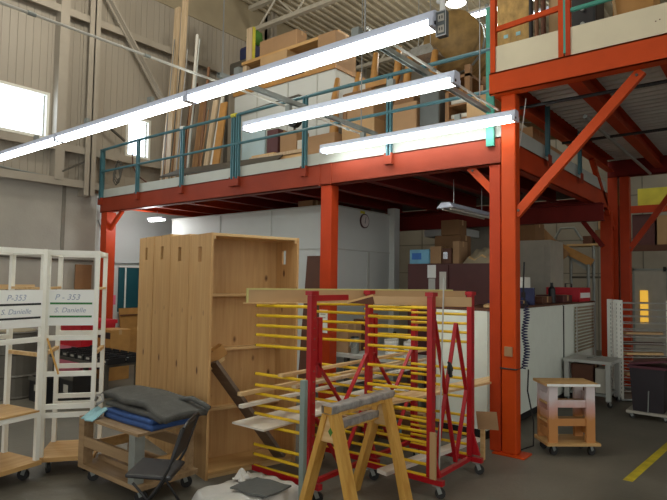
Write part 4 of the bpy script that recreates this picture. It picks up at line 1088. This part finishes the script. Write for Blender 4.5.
def bushy(u, v):
    a, b = 2*PI*u, PI*v; r = .17*(1+.15*math.sin(7*a)*math.sin(5*b))
    return (-8.62+r*math.sin(b)*math.cos(a), 8.0+r*math.sin(b)*math.sin(a), 6.78-r*math.cos(b))
t = thing('garden_bag', 'green and blue bags piled high against the siding by the post', 'bag', (-8.62,8.0,6.2))
MB().grid(bushy,16,10).build('green_bag','leaf_green',t,smooth=True)
MB().box(-8.95,-8.5,7.85,8.2,6.3,6.6).build('blue_bag','navy',t,bevel=.06); MB().box(-9.2,-8.5,7.8,8.25,6.0,6.299).build('grey_bag','dark_steel',t,bevel=.05)
t = thing('upper_rack', 'dark storage rack carrying the bags behind the planks', 'rack', (-8.9,8.0,FZ))
MB().box(-9.3,-8.45,7.75,8.3,5.95,5.999).build('deck','lumber_dark',t)
for x in (-9.25,-8.5):
    for y in (7.8,8.25): MB().box(x-.03,x+.03,y-.03,y+.03,FZ,5.95).build('upright','dark_steel',t)
# row of small goods in the middle
single('pale_blue_panel', MB().box(-7.7,-7.1,6.88,6.91,FZ,4.55), 'pale_blue_panel', 'pale blue panel standing in front of the storage partition', 'panel')
t = thing('workbench', 'cluttered wooden bench on the mezzanine behind the teal rail', 'bench', (-6.3,6.45,FZ))
MB().box(-6.75,-5.55,6.2,6.75,3.58,3.63).build('bench_top','lumber',t)
for x in (-6.7,-5.6):
    for y in (6.25,6.7): MB().box(x-.03,x+.03,y-.03,y+.03,FZ,3.58).build('leg','lumber_dark',t)
MB().box(-6.74,-5.56,6.2,6.22,3.46,3.56).build('apron','pine_x',t)
carton('brown carton on the mezzanine bench', -6.15,-5.8,6.3,6.6,3.631,3.98,'cardboard')
carton('reddish brown carton on the bench beside the pale blue panel', -6.55,-6.3,6.4,6.7,3.631,4.1,'maroon')
carton('small pale box on the bench beside the black fan', -5.78,-5.6,6.3,6.5,3.631,3.8,'pvc')
single('short_board', MB().box(-6.72,-6.2,6.22,6.38,3.631,3.66), 'pine_x', 'short board lying flat on the mezzanine bench', 'board')
t = thing('fan', 'black round fan sitting on the brown bench carton', 'fan', (-5.98,6.45,3.98))
MB().lathe((-5.98,6.45,3.982),[(.09,0),(.09,.02),(.02,.03),(.02,.1)],12).build('base','black',t)
MB().tube((-5.98,6.40,4.2),(-5.98,6.50,4.2),.13,16).build('cage','black',t); MB().tube((-5.98,6.385,4.2),(-5.98,6.399,4.2),.03,10).build('hub','grey_box',t)
carton('brown carton behind the teal rail, nearest the middle orange post', -5.4,-4.8,6.0,6.5,FZ,3.72,'cardboard')
carton('large tan carton behind the teal rail between the two lamps', -4.75,-4.2,6.1,6.6,FZ,3.85,'tan_board')
carton('tan carton with open flap stacked on the large tan one', -4.7,-4.25,6.15,6.6,3.853,4.2,'cardboard',open_top=True)
carton('brown carton next to the dark grey cabinet upstairs', -4.0,-3.55,6.1,6.6,FZ,3.95,'cardboard')
carton('small carton with dark tools on the brown one upstairs', -3.95,-3.65,6.2,6.5,3.953,4.15,'cardboard_dark')
t = thing('dark_cabinet', 'dark grey upright cabinet standing upstairs behind the rail', 'cabinet', (-3.38,6.3,FZ))
MB().box(-3.53,-3.25,6.15,6.6,FZ,4.05).build('body','dark_steel',t); MB().box(-3.52,-3.26,6.14,6.149,3.15,3.6).build('lower_door','outlet_grey',t); MB().box(-3.52,-3.26,6.14,6.149,3.62,4.03).build('upper_door','outlet_grey',t)
carton('white-topped carton beside the dark grey cabinet upstairs', -3.2,-2.7,6.2,6.6,FZ,3.55,'cardboard')
t = thing('pipe_bundle_rack', 'rack of whitish tubes lying above the white-topped carton', 'rack', (-2.9,6.4,3.55))
MB().box(-3.2,-3.15,6.2,6.6,3.551,4.0).build('end_frame','lumber_dark',t); MB().box(-2.75,-2.7,6.2,6.6,3.551,4.0).build('end_frame','lumber_dark',t)
for z in (3.66,3.84): MB().box(-3.15,-2.75,6.22,6.58,z-.02,z).build('shelf','lumber_dark',t)
for k,(z,y,lab) in enumerate(((3.695,6.28,'white tube on the lower rack shelf by the rail'),(3.695,6.4,'white tube on the lower rack shelf, behind the rail-side one'),(3.875,6.28,'white tube on the upper rack shelf by the rail'),(3.875,6.4,'white tube on the upper rack shelf, behind the rail-side one'))):
    m = MB(); m.tube((-3.14,y,z),(-2.76,y,z),.034,12); single('tube', m, 'pvc', lab, 'tube', 'white tubes on the rack')
# stacked wooden chair frames and curved parts
def curved(label, x, y, z, s, flip, h=1.0):
    t = thing('wooden_frame', label, 'furniture part', (x,y,z), 0, 'curved wooden furniture frames')
    def side(dx):
        return [(x+dx,y+s*.0,z),(x+dx+flip*.05,y+s*.05,z+.35*h),(x+dx+flip*.02,y+s*.12,z+.6*h),(x+dx-flip*.06,y+s*.22,z+.85*h),(x+dx-flip*.05,y+s*.28,z+1.05*h)]
    for dx in (0,.42): MB().path(side(dx),.06,6,True,[.05,.07,.075,.06,.045]).build('side_member','curved_wood',t,smooth=True)
    for k in (.35,.75): MB().box(x-.0+flip*.02,x+.42+flip*.02,y+s*.08*k*2-.02,y+s*.08*k*2+.03,z+k*h,z+k*h+.09).build('cross_rail','curved_wood',t)
    return t
curved('curved wooden chair frame standing behind the pale partition end', -5.45,6.66,FZ,1,1,1.72)
curved('curved wooden chair frame in the middle of the stack upstairs', -4.82,6.68,FZ,1,-1,1.95)
curved('curved wooden chair frame closest to the dark grey cabinet', -4.12,6.68,FZ,1,1,1.75)
t = thing('timber_shelving', 'tall timber shelving crammed with cartons behind the chair frames', 'shelving', (-4.3,7.6,FZ))
for x in (-5.6,-4.5,-3.4):
    for y in (7.3,7.9): MB().box(x-.04,x+.04,y-.04,y+.04,FZ,4.75).build('upright','lumber_dark',t)
for z in (3.4,4.0,4.6): MB().box(-5.64,-3.36,7.26,7.94,z-.02,z+.02).build('shelf','lumber_dark',t)
k = 0; rr = random.Random(3)
sh = {3.4:'bottom',4.0:'middle',4.6:'top'}
ordn = ['first','second','third','fourth']
for z in (3.4,4.0):
    for i,x in enumerate((-5.5,-4.98,-4.36,-3.9)):
        w = rr.uniform(.36,.42); h = rr.uniform(.28,.5); y0 = rr.uniform(7.28,7.36)
        carton('carton %s from the partition on the %s shelf of the timber shelving' % (ordn[i], sh[z]), x, x+w, y0, y0+.5, z+.021, z+.021+h, rr.choice(['cardboard','tan_board','cardboard_dark','curved_wood','grey_box']), 'cartons on the timber shelving')
# big wrapped duct and hood under the roof
t = thing('wrapped_duct', 'large brown wrapped duct hanging under the roof above the mezzanine', 'duct', (-3.75,9,4.9))
MB().path([(-3.75,7.4,5.25),(-3.75,9,5.25),(-3.75,12.5,5.25)],.45,20).build('wrap','duct_wrap',t,smooth=True)
for y in (7.6,9.2,10.8): MB().tube((-3.75,y,5.25),(-3.75,y+.05,5.25),.46,20).build('band','galv',t)
for y in (8.0,11.0): MB().tube((-3.75,y,5.69),(-3.75,y,8.24),.01,5).build('hanger','steel',t)
t = thing('metal_hood', 'shiny metal hood hanging above the boxes upstairs', 'hood', (-4.05,7.15,4.9))
MB().hexa([(-4.32,7.0,4.95),(-3.78,7.0,4.95),(-3.78,7.35,4.95),(-4.32,7.35,4.95),(-4.2,7.08,5.13),(-3.9,7.08,5.13),(-3.9,7.28,5.13),(-4.2,7.28,5.13)]).build('hood','foil',t)
for x in (-4.15,-3.95): MB().tube((x,7.18,5.13),(x,7.18,8.24),.006,6).build('hanger','steel',t)
# goods beside the lower mezzanine's side edge
carton('brown carton standing at the side edge of the mezzanine, beside the teal post', -2.75,-2.35,6.9,7.4,FZ,3.6,'cardboard')
carton('tan carton at the side edge further along the mezzanine', -2.75,-2.35,7.6,8.2,FZ,3.5,'tan_board')
carton('pale tall carton behind the big column at the side edge', -2.7,-2.4,5.75,6.2,FZ,3.75,'tan_board')
# goods on the higher mezzanine
UZ = 3.7275
t = thing('strand_board_wall', 'strand board panel standing on the higher mezzanine', 'panel', (-2.1,6.0,UZ))
MB().box(-2.44,-2.04,6.0,6.02,UZ,5.4).build('panel','osb',t)
MB().box(-2.44,-2.04,6.021,6.08,UZ,UZ+.05).build('foot_batten','lumber',t)
for x in (-2.34,-2.2):
    m = MB(); m.obox((x,5.998,4.42),(.05,.003,.04)); m.build('blue_stamp','pale_blue',t)
for k,(x,mt,r,lab) in enumerate(((-1.99,'black',.022,'black tube standing right beside the strand board'),(-1.93,'brown_pipe',.022,'brown tube standing between black and dark tubes'),(-1.86,'dark_brown',.026,'dark brown tube standing beside the brown tube'))):
    m = MB(); m.tube((x,5.8,UZ+.001),(x,5.8,5.3),r,10); single('standing_tube', m, mt, lab, 'tube', 'tubes on the higher mezzanine')
single('tan_sheet', MB().box(-1.82,-1.56,5.85,5.87,UZ,5.3), 'tan_board', 'tan sheet standing behind the orange guard post', 'sheet')
t = thing('black_machine', 'black covered machine behind the teal guard bar', 'machine', (-1.4,5.75,UZ))
MB().box(-1.55,-1.30,5.6,5.95,UZ+.02,4.9).build('body','black',t,bevel=.03); MB().box(-1.53,-1.32,5.62,5.93,UZ,UZ+.02).build('base','dark_steel',t)
for z in (4.15,4.3,4.45): MB().tube((-1.42,5.575,z),(-1.42,5.599,z),.02,10).build('knob','galv',t)
carton('brown wooden crate beyond the black machine', -1.2,-.85,5.8,6.2,UZ,4.75,'curved_wood')
m = MB(); m.path([(-1.28,5.55,4.42),(-1.2,5.55,4.40),(-1.14,5.55,4.3),(-1.12,5.55,4.12),(-1.12,5.56,UZ+.02)],.014,6); single('bent_rod', m, 'tan_board', 'pale bent rod beside the black machine', 'rod')

# ------------------------------------------------------------------ ceiling rails for the lamps
def strut(label, x, y0, y1, hang):
    t = thing('strut_rail', label, 'rail', (x,(y0+y1)/2,3.33))
    m = MB(); m.box(x-.022,x+.022,y0,y1,3.366,3.37); m.box(x-.022,x-.018,y0,y1,3.33,3.366); m.box(x+.018,x+.022,y0,y1,3.33,3.366); m.build('channel','galv',t)
    for y in hang: MB().tube((x,y,3.37),(x,y,8.24),.006,5).build('hanger_rod','steel',t)
    return t
strut('grey channel rail carrying the lamps, farther from the column', -3.62, 2.96, 5.3, (3.0,5.0))
strut('grey channel rail carrying the lamps, nearer the column', -2.22, 2.98, 5.3, (3.1,5.02))
for x, y0, y1, lab in ((-3.76,.6,5.25,'thin white conduit running over the lamps farther from the column'),(-2.13,3.0,5.25,'thin white conduit running over the lamps nearer the column')):
    t = thing('lamp_conduit', lab, 'conduit', (x,(y0+y1)/2,3.33))
    MB().tube((x,y0,3.352),(x,y1,3.352),.011,8).build('pipe','pvc',t)
    y = y0+.9
    while y < y1: MB().tube((x,y,3.352),(x,y+.05,3.352),.016,8).build('coupling','galv',t); y += .85
OX = -1.525
t = thing('outlet_box', 'hanging grey outlet box with two sockets at the end of the lamp row', 'outlet', (OX,2.94,3.1))
MB().box(OX-.03,OX+.03,2.90,2.94,3.10,3.25).build('box','outlet_grey',t)
m = MB(); m.box(OX-.033,OX+.033,2.896,2.9,3.098,3.104); m.box(OX-.033,OX+.033,2.896,2.9,3.246,3.252); m.box(OX-.033,OX-.029,2.896,2.9,3.104,3.246); m.box(OX+.029,OX+.033,2.896,2.9,3.104,3.246); m.build('rim','steel',t)
for z in (3.14,3.21):
    s = MB().box(OX-.02,OX+.02,2.897,2.8995,z-.022,z+.022).build('socket','grey_box',t)
    for x in (OX-.008,OX+.008): MB().box(x-.003,x+.003,2.8955,2.897,z-.008,z+.010).build('slot','black',s)
MB().path([(OX,2.92,3.25),(OX,2.92,3.31),(OX-.03,2.92,3.33)],.018,8).build('plug','paper',t)
# coil of cable at the far end of the guardrail
m = MB()
pts = [(-9.35+.12*math.cos(.9*k)+.02*k/6,5.36,3.45+.17*math.sin(.9*k)+.006*k) for k in range(26)]
m.path(pts,.012,6); single('cable_coil', m, 'dark_steel', 'loose coil of dark cable hanging at the far end of the teal rail', 'cable')
m = MB(); m.path([(-8.9,5.38,3.95),(-8.85,5.38,3.6),(-8.7,5.38,3.42),(-8.45,5.4,3.28)],.012,6); single('loose_hose', m, 'dark_brown', 'brown hose drooping behind the second teal rail post', 'hose')
# ------------------------------------------------------------------ lamps
def fixture(label, group, mats='tube_light', L=2.37):
    t = thing('fluorescent_light', label, 'light', (0,0,0), 0, group)
    m = MB(); m.prism([(0,-.048,.024),(0,-.048,.07),(0,-.03,.08),(0,.03,.08),(0,.048,.07),(0,.048,.024)], (L,0,0))
    m.build('housing', 'fixture_white', t, local=True)
    for y in (-.036,.036): MB().tube((.035,y,.0),(L-.035,y,.0),.0215,10).build('tube', mats, t, local=True, smooth=True)
    for x in (0, L-.03):
        m = MB(); m.box(x,x+.03,-.06,.06,-.024,.024); c = m.build('end_cap', 'fixture_white', t, local=True)
        n = MB(); xx = -.004 if x == 0 else L; n.tube((xx,-.03,0),(xx+.004,-.03,0),.012,8); n.build('socket', 'black', c, local=True)
    for x in (.6, L-.6):
        m = MB(); m.box(x-.03,x+.03,-.02,.02,.08,.142); m.build('hanger_clip', 'galv', t, local=True)
    return t
f0 = fixture('bright ceiling tube light of the long row, ending at the hanging outlet box', 'tube lights of the long row')
f0.location = (-3.93,2.92,3.185)
dup(f0, (-6.31,2.92,3.185), 0, 'bright ceiling tube light in the middle of the long row', 'tube lights of the long row')
dup(f0, (-8.69,2.92,3.185), 0, 'bright ceiling tube light of the long row, across the wide window', 'tube lights of the long row')
dup(f0, (-4.26,3.86,3.185), 0, 'bright ceiling tube light hung alone between the long row and the beam', 'tube lights near the beam')
dup(f0, (-4.25,5.08,3.185), 0, 'bright ceiling tube light hung just in front of the orange-red beam', 'tube lights near the beam')
# high bay lamps under the roof; two unseen ones added to light upper walls
def high_bay(label, x, y, z, power):
    t = thing('high_bay_lamp', label, 'light', (x,y,z), 0, 'high bay lamps')
    MB().lathe((0,0,0),[(.20,.0),(.19,.03),(.15,.14),(.08,.22),(.07,.26),(.02,.27)],20).build('shade','foil',t,local=True)
    MB().lathe((0,0,.0),[(.02,-.09),(.06,-.06),(.07,-.02),(.05,.03)],14).build('bulb','bulb',t,local=True,smooth=True)
    MB().tube((0,0,.27),(0,0,8.24-z),.012,6).build('stem','galv',t,local=True)
    l = bpy.data.lights.new('lamp','POINT'); l.energy = power; l.color = (1,.93,.80); l.shadow_soft_size = .15
    o = bpy.data.objects.new('lamp_light', l); COL.objects.link(o); o.parent = t; o.location = (0,0,-.2)
    return t
high_bay('glowing high bay lamp far under the roof', -4.73, 9.6, 7.0, 120)
high_bay('added unseen high bay lamp above the wide window', -7.4, 4.2, 6.9, 120)
high_bay('added unseen high bay lamp above the lamp row', -3.4, 3.4, 6.9, 120)
fa = dup(f0, (-4.45,9.0,6.33), 0, 'distant tube light high under the roof', 'far tube lights')
fb = dup(f0, (-4.25,9.0,6.03), 0, 'lower distant tube light under the roof', 'far tube lights')
# ------------------------------------------------------------------ lights, camera, world
w = bpy.data.worlds.new('hall'); S.world = w; w.use_nodes = True
bg = w.node_tree.nodes['Background']; bg.inputs['Color'].default_value = (1,.985,.94,1); bg.inputs['Strength'].default_value = .9
cam = bpy.data.cameras.new('camera'); co = bpy.data.objects.new('camera', cam); COL.objects.link(co)
cam.sensor_width = 36; cam.lens = 36*556.5/667; cam.clip_start = .05
co.matrix_world = Matrix(((.78185799,.02239439,.62305423,0),(.62329987,-.05048098,-.78035181,0),(.01397689,.99847392,-.05342738,1.65),(0,0,0,1)))
S.camera = co
vs = S.view_settings
S.display_settings.display_device = 'sRGB'
vs.view_transform = 'Standard'; vs.look = 'None'; vs.gamma = 1; vs.exposure = 0.0
vs.use_curve_mapping = False
